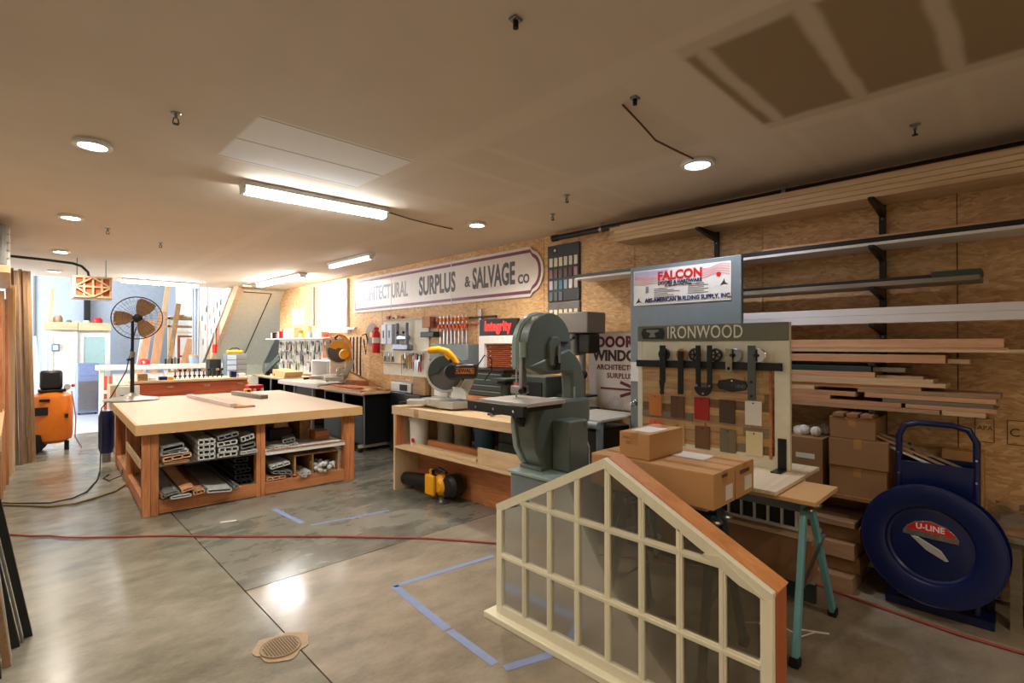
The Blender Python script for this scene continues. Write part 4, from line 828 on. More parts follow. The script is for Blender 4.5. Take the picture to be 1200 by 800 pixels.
def hanger(y, z1, w, mat, wheel, name, zt=1.6, wy=0):
    h = thing(name[0], name[1], 'hanger', (DX-.06, y, z1), 0, 'strap hangers on the display rail')
    MB().box(DX-.052, DX-.042, y-w/2, y+w/2, z1, zt).build('strap', mat, h, .003)
    wv = MB().lathe([(.001, -.008), (.04, -.008), (.046, -.003), (.04, 0), (.046, .003), (.04, .008), (.001, .008)], Matrix(((0, 0, 1, DX-.024), (1, 0, 0, y-wy), (0, 1, 0, 1.535), (0, 0, 0, 1))), 28, cap=False).build('wheel', wheel, h)
    MB().cyl((DX-.06, y-wy*.6, 1.535), (DX-.02, y-wy, 1.535), .011, n=10).build('axle', M_iron, h)
    for q in (z1+.025, (z1+1.44)/2+.02): MB().cyl((DX-.056, y, q), (DX-.05, y, q), .009, n=8).build('bolt_head', M_iron, h)
    return h
h = hanger(1.885, 1.33, .045, M_iron, M_iron, ('strap_hanger', 'black tapered pointed strap hanger, farthest from the cream post'))
MB().prism([(-.022, 0), (.022, 0), (.012, -.075), (.018, -.09), (0, -.105), (-.018, -.09), (-.012, -.075)], wallM(1.885, 1.345, DX-.052), .008).build('pointed_tail', M_iron, h)
hanger(1.745, 1.255, .042, M_iron, M_oak, ('strap_hanger', 'black strap hanger with brown wooden wheel'), 1.56)
h = thing('horseshoe_hanger', 'double black strap hanger joined by round bottom plate, in the middle of the rail', 'hanger', (DX-.06, 1.55, 1.25), 0, 'strap hangers on the display rail')
for y in (1.615, 1.535): MB().box(DX-.052, DX-.044, y-.018, y+.018, 1.31, 1.6).build('strap', M_iron, h, .002)
MB().prism([(-.062, .0), (.062, 0)]+[(.062*math.cos(R(-k*18)), .062*math.sin(R(-k*18))) for k in range(1, 10)], wallM(1.575, 1.315, DX-.054), .008).build('round_plate', M_iron, h)
for y in (1.62, 1.53): MB().cyl((DX-.064, y, 1.325), (DX-.054, y, 1.325), .008, n=10).build('bolt_head', M_steel, h)
MB().cyl((DX-.064, 1.575, 1.272), (DX-.054, 1.575, 1.272), .008, n=10).build('bolt_head', M_steel, h)
for y in (1.65, 1.5): 
    wv = MB().lathe([(.042, -.006), (.046, 0), (.042, .006), (.032, .006), (.032, -.006), (.042, -.006)], Matrix(((0, 0, 1, DX-.026), (1, 0, 0, y), (0, 1, 0, 1.535), (0, 0, 0, 1))), 28, cap=False)
    for a in range(5): wv.bar((DX-.026, y, 1.535), (DX-.026, y+.034*math.cos(a*1.2566), 1.535+.034*math.sin(a*1.2566)), .008, .01, (1, 0, 0))
    wv.build('spoked_wheel', M_iron, h)
hanger(1.405, 1.42, .045, plain('brushed_tan', (150, 144, 118), .4, .6), M_steel, ('short_hanger', 'short tan metal hanger with pale wheel'), 1.58, .03)
hanger(1.26, 1.25, .05, M_iron if 0 else plain('antique_steel', (92, 98, 96), .4, .6), M_chrome, ('strap_hanger', 'long grey steel strap hanger with bright wheel, nearest the cream post'), 1.6, .035)
h = thing('black_plaque_sample', 'pointed black metal plate sample hung on pallet strips', 'plate', (DX-.02, 1.4, 1.29)); 
MB().prism([(-.1, .0), (-.09, .028), (0, .045), (.09, .028), (.1, 0), (.09, -.028), (0, -.045), (-.09, -.028)], wallM(1.4, 1.335, DX-.004), .006).build('plate', M_black, h, .001)
text('UND', .03, wallM(1.345, 1.33, DX-.0105), M_vin2, h, 'white_mark', .0005); MB().cyl((DX-.014, 1.4, 1.365), (DX-.01, 1.4, 1.365), .006, n=8).build('screw', M_chrome, h)
chips = [(1.965, 1.16, (216, 134, 66), 'orange-stained'), (1.79, 1.16, (112, 76, 48), 'walnut-brown'), (1.61, 1.165, (165, 34, 30), 'deep red'), (1.435, 1.16, (84, 66, 44), 'very dark brown'), (1.265, 1.165, (228, 226, 216), 'white painted'),
         (1.965, .97, (226, 100, 84), 'salmon-red'), (1.79, .965, (206, 160, 104), 'pale orange'), (1.605, .965, (124, 88, 54), 'streaky brown'), (1.43, .965, (126, 112, 92), 'weathered grey'), (1.26, .97, (226, 212, 170), 'cream yellow')]
for y, z, c, l in chips:
    h = thing('stain_sample', '%s sample plaque hung on the pallet strips of the display' % l, 'sample', (DX-.01, y, z-.08), 0, 'stain samples on the hardware display')
    mt = wood('stain_%d' % c[0]+l[:3], c, tuple(int(v*.78) for v in c), 'Z', contrast=.8) if l not in ('deep red', 'white painted', 'cream yellow', 'salmon-red') else plain('stain_'+l[:4], c, .4, var=.02)
    MB().box(DX-.012, DX-.001, y-.052, y+.052, z-.08, z+.075).build('plaque', mt, h, .002)
    MB().cyl((DX-.014, y, z+.062), (DX-.01, y, z+.062), .005, n=8).build('hook_hole', M_blackr, h)
h = thing('foot_bracket', 'black steel angle bracket holding the cream post to the base', 'bracket', (DX-.03, 1.1, .822))
MB().box(DX-.008, DX, 1.07, 1.12, .823, 1.02).build('upright_leaf', M_black, h, .002); MB().box(DX-.11, DX, 1.07, 1.13, .822, .83).build('foot_leaf', M_black, h, .002)
for z in (.88, .93, .98): MB().cyl((DX-.011, 1.095, z), (DX-.008, 1.095, z), .007, n=8).build('screw', M_iron, h)
MB().box(DX+.04, DX+.06, 1.3, 2.0, .3, .8).build('hidden_brace', M_pineZ, None, label='brace board under the display base', cat='board') if 0 else None

# falcon door display
t = thing('door_display', 'grey slab door with big white flag poster standing behind the hardware display', 'door', (3.73, 1.92, 0))
MB().box(3.72, 3.765, 1.46, 2.375, .02, 2.25).build('door_slab', M_grey, t, .004); MB().box(3.70, 3.78, 1.44, 2.4, 0, .05).build('floor_stand', M_black, t)
MB().box(3.715, 3.72, 1.53, 2.34, 1.93, 2.215).build('poster', M_paper, t)
for k in range(5):
    for q, (ya, yb2) in enumerate(((2.0, 2.33), (1.54, 1.76))):
        m = MB(); P_ = [(3.7135, yb2+(ya-yb2)*j/8, 2.185-k*.016-.012*math.sin(j*.8+k*.2)-(.006*j if q == 0 else -.001*j)) for j in range(9)]
        for j in range(8): m.bar(P_[j], P_[j+1], .001, .009, (0, 0, 1))
        m.build('flag_stripe', plain('flag_pink', (222, 170, 170), .6), t)
MB().prism([(-.33, .1), (-.02, .1), (-.12, .03), (-.33, .045)], wallM(2.0, 2.105, 3.7145), .001).build('flag_field', plain('flag_lilac', (176, 176, 206), .6), t)
text('FALCON', .095, wallM(1.93, 2.152, 3.7125), M_red, t, 'lettering', .0008, 1.0, .004); text('DOORS & HARDWARE', .036, wallM(1.93, 2.098, 3.7125), plain('navy_ink', (44, 44, 96), .6), t, xs=1, bold=.0012)
text('UL  SECURITY & FIRE RATED', .018, wallM(1.94, 2.075, 3.7125), M_ink, t); text('ABS-AMERICAN BUILDING SUPPLY, INC.', .046, wallM(1.88, 1.965, 3.7125), plain('navy_ink', (44, 44, 96), .6), t, xs=.86, bold=.001)
m = MB()
for k in range(6): m.box(3.7125, 3.7145, 2.03-.05*(k % 3), 2.15, 2.055-k*.014, 2.058-k*.014).box(3.7125, 3.7145, 1.73-.03*(k % 2), 1.86, 2.07-k*.014, 2.073-k*.014)
m.build('small_print', M_ink, t, kind='stuff'); MB().box(3.7125, 3.7145, 2.2, 2.225, 2.03, 2.08).build('door_icon', M_vin2, t)
MB().prism([(-.03, -.02), (-.005, .015), (0, .03), (.008, .0), (.03, -.012), (.0, -.01)], wallM(1.58, 2.06, 3.7145), .0015).build('swoosh_emblem', M_ink, t); MB().cyl((3.7145, 1.62, 2.125), (3.7125, 1.62, 2.125), .018, n=16).build('round_badge', M_red, t)
MB().prism([(-.03, -.02), (-.005, .015), (0, .03), (.008, .0), (.03, -.012), (.0, -.01)], wallM(2.29, 1.965, 3.7145), .0015).build('swoosh_emblem', M_ink, t)
MB().cyl((3.7, 2.32, 1.12), (3.72, 2.32, 1.12), .03, n=16).ball((3.665, 2.32, 1.12), .028, 14).build('door_knob', M_chrome, t); MB().box(3.714, 3.72, 2.28, 2.37, 1.3, 1.46).build('paper_note', M_paper, t)

# cartons on the display base
def carton(x0, x1, y0, y1, z0, z1, label, mat=None, name='carton', lab=True, group=None, open_=False):
    t = thing(name, label, 'box', ((x0+x1)/2, (y0+y1)/2, z0), 0, group); mat = mat or M_carton
    MB().box(x0, x1, y0, y1, z0, z1-.003).build('box_body', mat, t, .003)
    xm, ym = (x0+x1)/2, (y0+y1)/2
    if not open_:
        if x1-x0 < y1-y0: MB().box(x0+.001, xm-.0012, y0+.001, y1-.001, z1-.003, z1).build('flap', mat, t); MB().box(xm+.0012, x1-.001, y0+.001, y1-.001, z1-.003, z1).build('flap', mat, t); MB().box(xm-.022, xm+.022, y0-.0008, y1+.0008, z1-.06, z1+.0006).build('packing_tape', M_tape, t)
        else: MB().box(x0+.001, x1-.001, y0+.001, ym-.0012, z1-.003, z1).build('flap', mat, t); MB().box(x0+.001, x1-.001, ym+.0012, y1-.001, z1-.003, z1).build('flap', mat, t); MB().box(x0-.0008, x1+.0008, ym-.022, ym+.022, z1-.06, z1+.0006).build('packing_tape', M_tape, t)
    return t
c = carton(2.3, 2.54, 1.03, 1.72, .84, 1.005, 'long carton on the camera side of the pair under the small carton')
MB().box(2.43, 2.51, 1.0285, 1.03, .86, .93).build('shipping_label', M_paper, c); MB().box(2.39, 2.45, 1.0285, 1.03, .975, .99).build('print_line', M_print, c)
c = carton(2.55, 2.78, 1.03, 1.72, .84, 1.005, 'long carton on the wall side of the pair under the small carton')
MB().box(2.66, 2.75, 1.0285, 1.03, .865, .935).build('shipping_label', M_paper, c); MB().box(2.6, 2.72, 1.0285, 1.03, .955, .975).build('print_line', M_print, c); MB().box(2.56, 2.7, 1.2, 1.42, 1.005, 1.0065).build('shipping_label', M_paper, c)
c = carton(2.335, 2.69, 1.38, 1.56, 1.007, 1.14, 'small carton with white shipping label stacked on the two long cartons')
MB().box(2.40, 2.58, 1.41, 1.53, 1.14, 1.1415).build('shipping_label', M_paper, c); text('FRAGILE\n|||||||', .022, wallM(1.5, 1.1, 2.3345), M_print, c, 'print', .0003)
MB().box(2.34, 2.74, 1.08, 1.7, .815, .838).build('plank', M_pine, None, .003, label='plywood plank under the long cartons', cat='plank')
def sawhorse(y0, y1, xc, zt, label, mat, spread, plank, half=.17, n='sawhorse'):
    t = thing(n, label, 'sawhorse', (xc, (y0+y1)/2, 0), 0)
    MB().box(xc-.03, xc+.03, y0+.03, y1, zt-.12, zt-.024).build('beam', M_grey if plank else mat, t, .004)
    if plank: MB().box(xc-half, xc+half, y0-.05, y1, zt-.024, zt).build('top_plank', M_mdfe if 1 else M_pine, t, .003)
    for y in (y0+.05, y1-.1):
        for s in (-1, 1):
            leg = MB().bar((xc+s*.05, y, zt-.06), (xc+s*spread, y-.04*(1 if y < (y0+y1)/2 else -1), .02), .045, .03, (0, 1, 0)).build('leg', mat, t, .004)
            MB().bar((xc+s*spread*.995, y-.04*(1 if y < (y0+y1)/2 else -1), .045), (xc+s*spread*1.01, y-.04*(1 if y < (y0+y1)/2 else -1), .0), .055, .045, (0, 1, 0)).build('rubber_foot', M_blackr, leg, .006)
            MB().ball((xc+s*.06, y-.025, zt-.085), .035, 12, .5).build('hinge_plate', M_steel, leg)
        MB().bar((xc-spread*.62, y-.03, .33), (xc+spread*.62, y-.03, .33+.18*(y < (y0+y1)/2)), .018, .006, (0, 0, 1)).build('brace', M_steel, t)
    return t
sawhorse(.83, 2.05, 3.14, .798, 'teal metal sawhorse with a wooden top plank carrying the display', M_teal, .34, True, .21)
sawhorse(1.08, 1.72, 2.55, .813, 'dark metal sawhorse under the long cartons', M_tealk, .25, False, n='dark_sawhorse')
MB().cyl((3.02, 1.2, .66), (3.02, 1.16, .66), .045, n=20).build('clamp_ring', M_steel, None, label='round steel clamp ring hanging below the display plank', cat='ring') if 0 else None

# sample rack and carton underneath
t = thing('sample_rack', 'white framed rack of small black samples under the display board', 'rack', (3.5, 1.2, .44))
MB().box(3.5, 3.55, 1.02, 1.9, .62, .79).build('rack_board', M_white, t, .003)
for y in (1.10, 1.36, 1.6): MB().box(3.492, 3.5, y-.03, y+.03, .63, .79).build('black_handle', M_black, t, .006)
fr = MB(); 
for z in (.445, .60): MB().box(3.49, 3.52, 1.02, 1.9, z, z+.02).build('rack_rail', M_white, t)
for k in range(11): MB().box(3.49, 3.515, 1.035+k*.084, 1.047+k*.084, .465, .60).build('rack_divider', M_white, t)
for k in range(10): MB().box(3.505, 3.512, 1.05+k*.084, 1.116+k*.084, .465, .60).build('black_sample', M_black, t)
MB().box(3.5, 3.54, 1.0, 1.03, .44, .8).build('rack_end', M_cream, t)
t = carton(3.46, 3.68, .97, 1.95, .14, .41, 'long brown carton lying below the white sample rack', M_carton2)
MB().box(3.45, 3.69, .95, 1.8, .41, .435).build('lid_board', M_pine, None, .003, label='pale board laid on the long brown carton', cat='board')
t = thing('steel_shelf_beam', 'dark green slotted steel beam lying along the rack floor', 'beam', (3.7, 1.5, 0))
MB().box(3.55, 3.58, .95, 2.3, .0, .125).build('beam_web', M_dgreen, t, .002); MB().box(3.53, 3.62, .95, 2.3, .125, .13).build('beam_flange', M_alu, t)
for k in range(10): MB().box(3.529, 3.531, 1.0+k*.13, 1.04+k*.13, .126, .13).build('slot', M_black, t)

# ------------------------------------------------------------------ lumber rack on the wall
for y, l in ((1.95, 'black bracket standard of the lumber rack, behind the door display'), (.75, 'black bracket standard of the lumber rack, in the middle of the bare boards'), (-.5, 'black bracket standard at the near end of the lumber rack')):
    t = thing('rack_standard', l, 'rack', (4.43, y, .9), 0, 'standards of the lumber rack')
    MB().box(4.425, 4.448, y-.02, y+.02, .95 if y < 3 else 2.2, 2.66).build('upright', M_black, t, .002)
    for z in (2.585, 2.265, 1.99, 1.745, 1.485, 1.165):
        if y > 3 and z < 2.2: continue
        MB().prism([(4.425, z), (4.06, z), (4.06, z-.02), (4.425, z-.07)], Matrix(((1, 0, 0, 0), (0, 0, -1, y+.018), (0, 1, 0, 0), (0, 0, 0, 1))), .036).build('bracket_arm', M_black, t, .002)
    for k in range(6):
        if y < 3: MB().cyl((4.422, y, 1.1+k*.28), (4.426, y, 1.1+k*.28), .007, n=8).build('screw', M_steel, t)
def rboard(y1, z0, z1, mat, label, x0=4.1, x1=4.38, y0=-.7, g='boards on the wall rack', name='board'):
    return MB().box(x0, x1, y0, y1, z0, z1).build(name, mat, None, .0015, label=label, cat='board', group=g)
for k, (ye) in enumerate((2.79, 2.83, 2.8, 2.85)):
    rboard(ye, 2.587+k*.036, 2.62+k*.036, M_peach if k > 3 else M_pine, 'long pale board in the top stack under the black pipe, %s from below' % ORD[k])
rboard(2.75, 2.731, 2.745, M_peach, 'thin pinkish board on top of the highest stack', 4.13)
rboard(3.27, 2.267, 2.287, M_primed, 'thin light-edged board lowest on the second shelf of the rack')
rboard(3.30, 2.288, 2.32, M_black, 'black board sandwiched on the second shelf of the rack', 4.105)
rboard(1.46, 2.321, 2.335, M_peach, 'thin peach board on top of the black one on the second shelf', 4.12)
rboard(.24, 1.992, 2.02, plain('dark_grey_moulding', (96, 96, 88), .5), 'long dark grey moulding on the third shelf', y0=-.0-.0+.215, x1=4.2) if 0 else None
rboard(2.6, 1.992, 2.022, M_grwood, 'grey-brown flat moulding on the third rack shelf, the long lower one', y0=.22)
rboard(2.6, 2.023, 2.042, M_black, 'long thin dark strip lying on the grey moulding of the third shelf', y0=.45, x1=4.3)
rboard(.445, 2.023, 2.058, M_dgreen, 'short black end piece on the third rack shelf', y0=.215, x1=4.3)
rboard(2.6, 1.747, 1.80, M_primed, 'lower half of the pinkish white beam on the fourth shelf', x1=4.22)
rboard(2.55, 1.801, 1.85, M_primed, 'upper half of the pinkish white beam on the fourth shelf', x1=4.22)
for (y1, y0, z0, z1, m, l) in ((2.3, .38, 1.487, 1.54, M_peach, 'thick peach plank lowest on the fifth shelf'), (.375, .27, 1.487, 1.515, M_pine, 'short pale plank end poking out beside the thick peach plank'), (2.4, -.7, 1.556, 1.575, M_pine, 'thin board running past all others on the fifth shelf'),
    (2.3, .1, 1.576, 1.585, M_peach, 'thin peach lath on the fifth shelf'), (2.4, .12, 1.586, 1.64, M_peach, 'salmon coloured plank on top of the fifth shelf')):
    rboard(y1, z0, z1, m, l, y0=y0, x0=4.1 if m is not M_pine or z0 > 1.5 else 4.14)
rows = [(.76, 1.422, 1.46, M_dgreen, 0), (.58, 1.425, 1.455, M_grwood, .02), (.74, 1.385, 1.42, M_peach, 0), (.49, 1.382, 1.402, M_tan, .02), (.44, 1.36, 1.384, M_pine, 0), (.38, 1.335, 1.36, M_pine, .0), (.5, 1.31, 1.334, M_peach, .01),
        (1.1, 1.283, 1.309, M_pine, 0), (.85, 1.25, 1.282, M_peach, 0), (1.0, 1.225, 1.249, M_peach, 0), (.41, 1.168, 1.196, M_tan, 0), (.60, 1.197, 1.224, M_peach, 0)]
for k, (ye, z0, z1, m, dx) in enumerate(rows):
    rboard((2.4, .755, 2.4, .735)[k] if k < 4 else 2.4, z0, z1, m, '%s board from the top in the long stack on the lowest rack shelf' % ORD[k], y0=ye, x0=4.1+dx)
for k, (ya, ye, z0, z1, m) in enumerate(((.84, .135, 1.283, 1.31, M_tan), (.8, .155, 1.252, 1.282, M_peach), (.7, .165, 1.225, 1.25, M_grwood), (.58, .15, 1.198, 1.224, M_peach), (.40, .2, 1.168, 1.197, M_pine))):
    rboard(ya, z0, z1, m, '%s short board from the top at the near end of the lowest shelf' % ORD[k], y0=ye, x0=4.11)

# boxes and lumber below the rack
t = thing('low_shelf', 'low wooden shelf holding cartons along the plywood wall', 'shelf', (4.2, 1.0, 0))
MB().box(3.97, 4.44, .645, 2.6, .575, .6).build('shelf_board', M_oak, t, .002)
for y in (.7, 1.5, 2.5): MB().box(4.3, 4.38, y, y+.04, .0, .575).build('shelf_support', M_black, t)
t = thing('low_shelf', 'low grey shelf carrying the plastic wrapped bundle at the frame edge', 'shelf', (4.2, -.4, 0))
MB().box(3.97, 4.44, -1.0, .11, .5, .525).build('shelf_board', M_grwood, t, .002)

for y in (-.95, .05): MB().box(4.0, 4.06, y, y+.05, 0, .5).build('shelf_support', M_grwood, t)
carton(3.99, 4.4, .66, .98, .6, .79, 'lower brown carton of the stack between cream post and blue cart', M_carton2)
carton(3.98, 4.4, .65, .98, .792, .975, 'middle brown carton of the stack between cream post and blue cart', M_carton2)
c = carton(4.0, 4.35, .72, .98, .977, 1.12, 'small brown carton on top of the stack, open flaps', M_carton2)
for k in range(3): MB().box(3.99, 4.3, .735+k*.08, .80+k*.08, 1.12, 1.145).build('folded_flap', M_carton2, c, .003)
c = carton(4.03, 4.4, 1.03, 1.28, .6, .95, 'tall open carton with crumpled paper beside the cream post', M_carton2, open_=True)
MB().box(4.028, 4.03, 1.08, 1.2, .8, .835).build('white_label', M_paper, c)
cp = MB(); 
for k in range(14): cp.ball((random.uniform(4.07, 4.36), random.uniform(1.06, 1.25), .96+random.uniform(0, .03)), random.uniform(.02, .04), 7)
cp.build('crumpled_paper', M_paper, c, kind='stuff')
lay = [(0, .1, 3.85), (.102, .2, 3.95), (.202, .3, 3.9), (.302, .4, 3.97), (.402, .44, 3.92)]
for k, (z0, z1, x0) in enumerate(lay):
    for j, (ya, yb2) in enumerate(((.8, 1.5), (1.52, 2.6)) if k % 2 else ((.82, 2.6),)):
        MB().box(x0, 4.28, ya, yb2, z0, z1).build('timber', M_carton2 if k % 2 else M_tan, None, .003, label='%s layer of brown timber on the floor behind the teal saw horse%s' % (ORD[k].capitalize().lower(), (', nearer piece', ', farther piece')[j] if k % 2 else ''), cat='timber', group='timbers stacked along the wall')
for k in range(4):
    MB().box(4.08+.02*(k % 2), 4.40, -.88, .04-.02*k, k*.075, .07+k*.075).build('timber', (M_peach, M_tan, M_oak, M_grwood)[k], None, .003, label='%s timber from the floor in the pile beyond the blue cart' % ORD[k], cat='timber', group='timbers stacked along the wall')
carton(4.30, 4.43, .22, .42, .0, .93, 'narrow upright carton between blue cart and plywood wall', M_carton)
t = thing('wrapped_bundle', 'bundle of boards wrapped in crumpled clear plastic beside the blue cart', 'bundle', (4.2, -.1, .526))
MB().box(4.03, 4.4, -.9, .14, .527, .6).build('bundle_boards', M_tan, t); bl = MB(); random.seed(11)
nx, ny = 8, 22; vs = [(4.0+.4*i/(nx-1), .17-1.1*j/(ny-1), .61+random.uniform(0, .05)-(.07 if i == 0 else 0)) for j in range(ny) for i in range(nx)]
bl.add(vs, [(j*nx+i, j*nx+i+1, (j+1)*nx+i+1, (j+1)*nx+i) for j in range(ny-1) for i in range(nx-1)]).build('plastic_film', M_film, t)

# blue strapping cart
cx, cy, cz = 3.86, .43, .43
t = thing('strapping_cart', 'dark blue steel strapping cart with big round spool disc and tube handle', 'cart', (cx+.1, cy, 0))
Dm = Matrix(((0, 0, -1, cx), (-1, 0, 0, cy), (0, 1, 0, cz), (0, 0, 0, 1))) @ Matrix.Rotation(R(-4), 4, 'X') @ Matrix.Rotation(R(-8), 4, 'Y')
MB(Dm).lathe([(.001, .004), (.185, .004), (.2, .0), (.212, .008), (.218, .028), (.23, .034), (.325, .04), (.34, .036), (.34, .028), (.325, .03), (.24, .02), (.2, -.01), (.001, -.01)], Matrix(), 72, cap=False).build('spool_disc', M_blue, t)
MB(Dm).tube([(.34*math.cos(a*PI/36), .34*math.sin(a*PI/36), .032) for a in range(72)], .006, 8, True).build('disc_rim', M_blue, t)
MB(Dm @ T(.0, 0, -.085)).lathe([(.001, 0), (.32, 0), (.335, .004), (.335, -.006), (.32, -.01), (.001, -.01)], Matrix(), 72, cap=False).build('rear_disc', M_blue, t); MB(Dm).cyl((0, 0, -.2), (0, 0, 0), .06, n=24).build('axle', M_blue, t)
MB(Dm).prism([(-.13, .035), (.13, .035), (.132, .055), (.115, .085), (.075, .118), (.0, .137), (-.075, .118), (-.115, .085), (-.132, .055)], Matrix.Translation((0, .0, .005)), .004).build('maker_plate', M_chrome, t, .001)
MB(Dm).prism([(-.118, .068), (.118, .068), (.105, .085), (.07, .112), (0, .129), (-.07, .112), (-.105, .085)], Matrix.Translation((0, 0, .0095)), .001).build('red_field', M_red, t); text('U-LINE', .045, Dm @ Matrix.Translation((0, .094, .0115)), M_white, t, 'plate_lettering', .0006, 1, .001)
MB(Dm).prism([(-.095, .03), (-.06, .032), (.05, -.02), (.085, -.07), (.07, -.075), (-.02, -.035)], Matrix.Translation((0, -.0, .002)), .01).build('tin_handle', M_alu, t, .003)
hp = [(3.95, .60, .06), (4.0, .60, .6), (4.02, .60, 1.03), (4.02, .57, 1.1), (4.02, .5, 1.12), (4.02, .34, 1.12), (4.02, .27, 1.1), (4.02, .235, 1.03), (4.0, .235, .6), (3.95, .235, .06)]
MB().tube(hp, .018, 12).build('handle_tube', M_blue, t); MB().box(4.0, 4.012, .24, .60, .5, .88).build('back_sheet', M_blue, t, .003); MB().box(4.012, 4.12, .24, .60, .5, .52).build('tray', M_blue, t)
MB().box(4.11, 4.12, .24, .60, .5, .9).build('tray_back', M_blue, t)
for y in (.6, .235):
    for z in (.93, .8): MB().cyl((3.998, y, z), (3.99, y, z), .006, n=8).build('rivet', M_chrome, t)
MB().box(3.92, 4.16, .16, .66, .0, .03).build('base_plate', M_blue, t, .004); MB().box(3.915, 3.93, .16, .66, .03, .05).build('base_lip', M_blue, t)
for y in (.19, .52): MB().lathe([(.001, -.02), (.09, -.02), (.1, -.01), (.1, .01), (.09, .02), (.001, .02)], Matrix(((1, 0, 0, 4.18), (0, 0, 1, y), (0, 1, 0, .1), (0, 0, 0, 1))), 24, cap=False).build('wheel', M_blackr, t)
for k, (a, b, m, l) in enumerate((((4.06, .84, 1.02), (4.05, .33, .82), M_primed, 'white trim stick'), ((4.06, .80, 1.04), (4.05, .32, .84), M_tan, 'brown trim stick'), ((4.08, .78, 1.05), (4.07, .3, .86), M_grwood, 'grey trim stick'), ((4.09, .56, .98), (4.08, .4, .6), M_black, 'black trim stick'))):
    MB().bar(a, b, .025, .012).build('trim_stick', m, None, label=l+' poking out of the blue cart tray', cat='stick', group='sticks in the blue cart')

# ------------------------------------------------------------------ left side: standing lumber, mouldings, bench end
random.seed(5)
def stand(x, y, w, d, z, mat, label, lean=.0, name='standing_board', z0=0, g='boards standing along the open side'):
    return MB().bar((x, y, z0), (x-lean, y, z), w, d, (0, 1, 0)).build(name, mat, None, .002, label=label, cat='board', group=g)
for k, (x, y, z) in enumerate(((.01, 9.5, 2.6), (.052, 9.58, 2.63), (.094, 9.55, 2.6), (.136, 9.65, 2.63), (.178, 9.62, 2.61), (.22, 9.72, 2.62))):
    stand(x, y, .040, .14, z, (M_brownZ, M_tanZ)[k % 2], '%s brown board standing upright, counted toward the orange compressor' % ORD[k], .07)
stand(-.0, 9.0, .05, .12, 2.35, M_pineZ, 'pale upright post beside the brown standing boards')
for k, (x, y, z) in enumerate(((-.09, 7.6, 2.05), (-.075, 8.0, 2.2), (-.05, 8.3, 1.95), (-.045, 8.6, 2.15))):
    stand(x, y, .05, .1, z, (M_firZ, M_peachZ)[k % 2], '%s reddish board standing at the frame edge beyond the bench end' % ORD[k], .02)
t = thing('overhead_shelf', 'high shelf end with grey bundle of wrapped strips above the standing boards', 'shelf', (-.1, 7.6, 2.3))
MB().box(-.4, -.02, 6.9, 8.9, 2.30, 2.37).build('shelf_board', M_pine, t, .003); MB().box(-.06, .0, 8.8, 8.9, 0, 2.3).build('shelf_post', M_pineZ, t)
MB().box(-.4, -.05, 6.95, 8.8, 2.371, 2.78).build('wrapped_bundle', M_vin2, t, .03)
for k in range(5): MB().box(-.055-.01*(k % 2), -.025, 7.1, 8.8, 2.38+k*.08, 2.45+k*.08).build('wrapped_strip', (M_vinyl, M_paper)[k % 2], t, .01)
t = thing('bench_end', 'pale plywood bench end at the frame edge with greenish side panel', 'bench', (-.3, 6.0, 0))
MB().box(-.9, -.06, 5.6, 7.7, .86, .9).build('bench_top', M_mdfe, t, .003); MB().box(-.9, -.07, 7.72, 9.5, .86, .9).build('bench_top', M_mdfe, t, .003); MB().box(-.9, -.07, 6.82, 6.85, .0, .6).build('side_panel', M_oak, t, .002)
MB().box(-.9, -.83, 5.7, 5.77, 0, .86).build('leg', M_firZ, t); MB().box(-.13, -.075, 7.5, 7.56, 0, .86).build('leg', M_pineZ, t)
M_bron = plain('bronze_moulding', (44, 46, 44), .4, .3)
for k, (x0, y0, x1, y1, z1, w, m, l) in enumerate(((.07, 3.89, -.09, 3.75, 1.0, .034, M_bron, 'black moulding leaning out of frame, the one standing farthest'), (.045, 3.84, -.115, 3.7, 1.0, .01, M_vin2, 'grey moulding lip between black ones at the frame edge'), (.018, 3.8, -.142, 3.66, 1.0, .036, M_bron, 'second black moulding leaning at the frame edge'),
    (-.0, 3.66, -.1, 3.55, 1.0, .012, M_vinyl, 'thin white-edged moulding at the frame edge'), (-.012, 3.6, -.12, 3.5, 1.0, .03, M_tan, 'tan moulding leaning in front of the black ones'), (-.042, 3.5, -.15, 3.4, 1.0, .024, M_bron, 'black moulding nearest the camera at the frame edge'))):
    MB().bar((x0, y0, .0), (x0+(x1-x0)*2.3, y0+(y1-y0)*2.3, z1*2.3), w, .05, (0, 1, 0)).build('leaning_moulding', m, None, .002, label=l, cat='moulding', group='mouldings leaning at the frame edge')

MB().box(-.95, -.4, 3.05, 3.7, 2.2, 2.24).build('moulding_rest', M_pine, None, .003, label='pale wall bracket board that the leaning mouldings rest against', cat='rest')
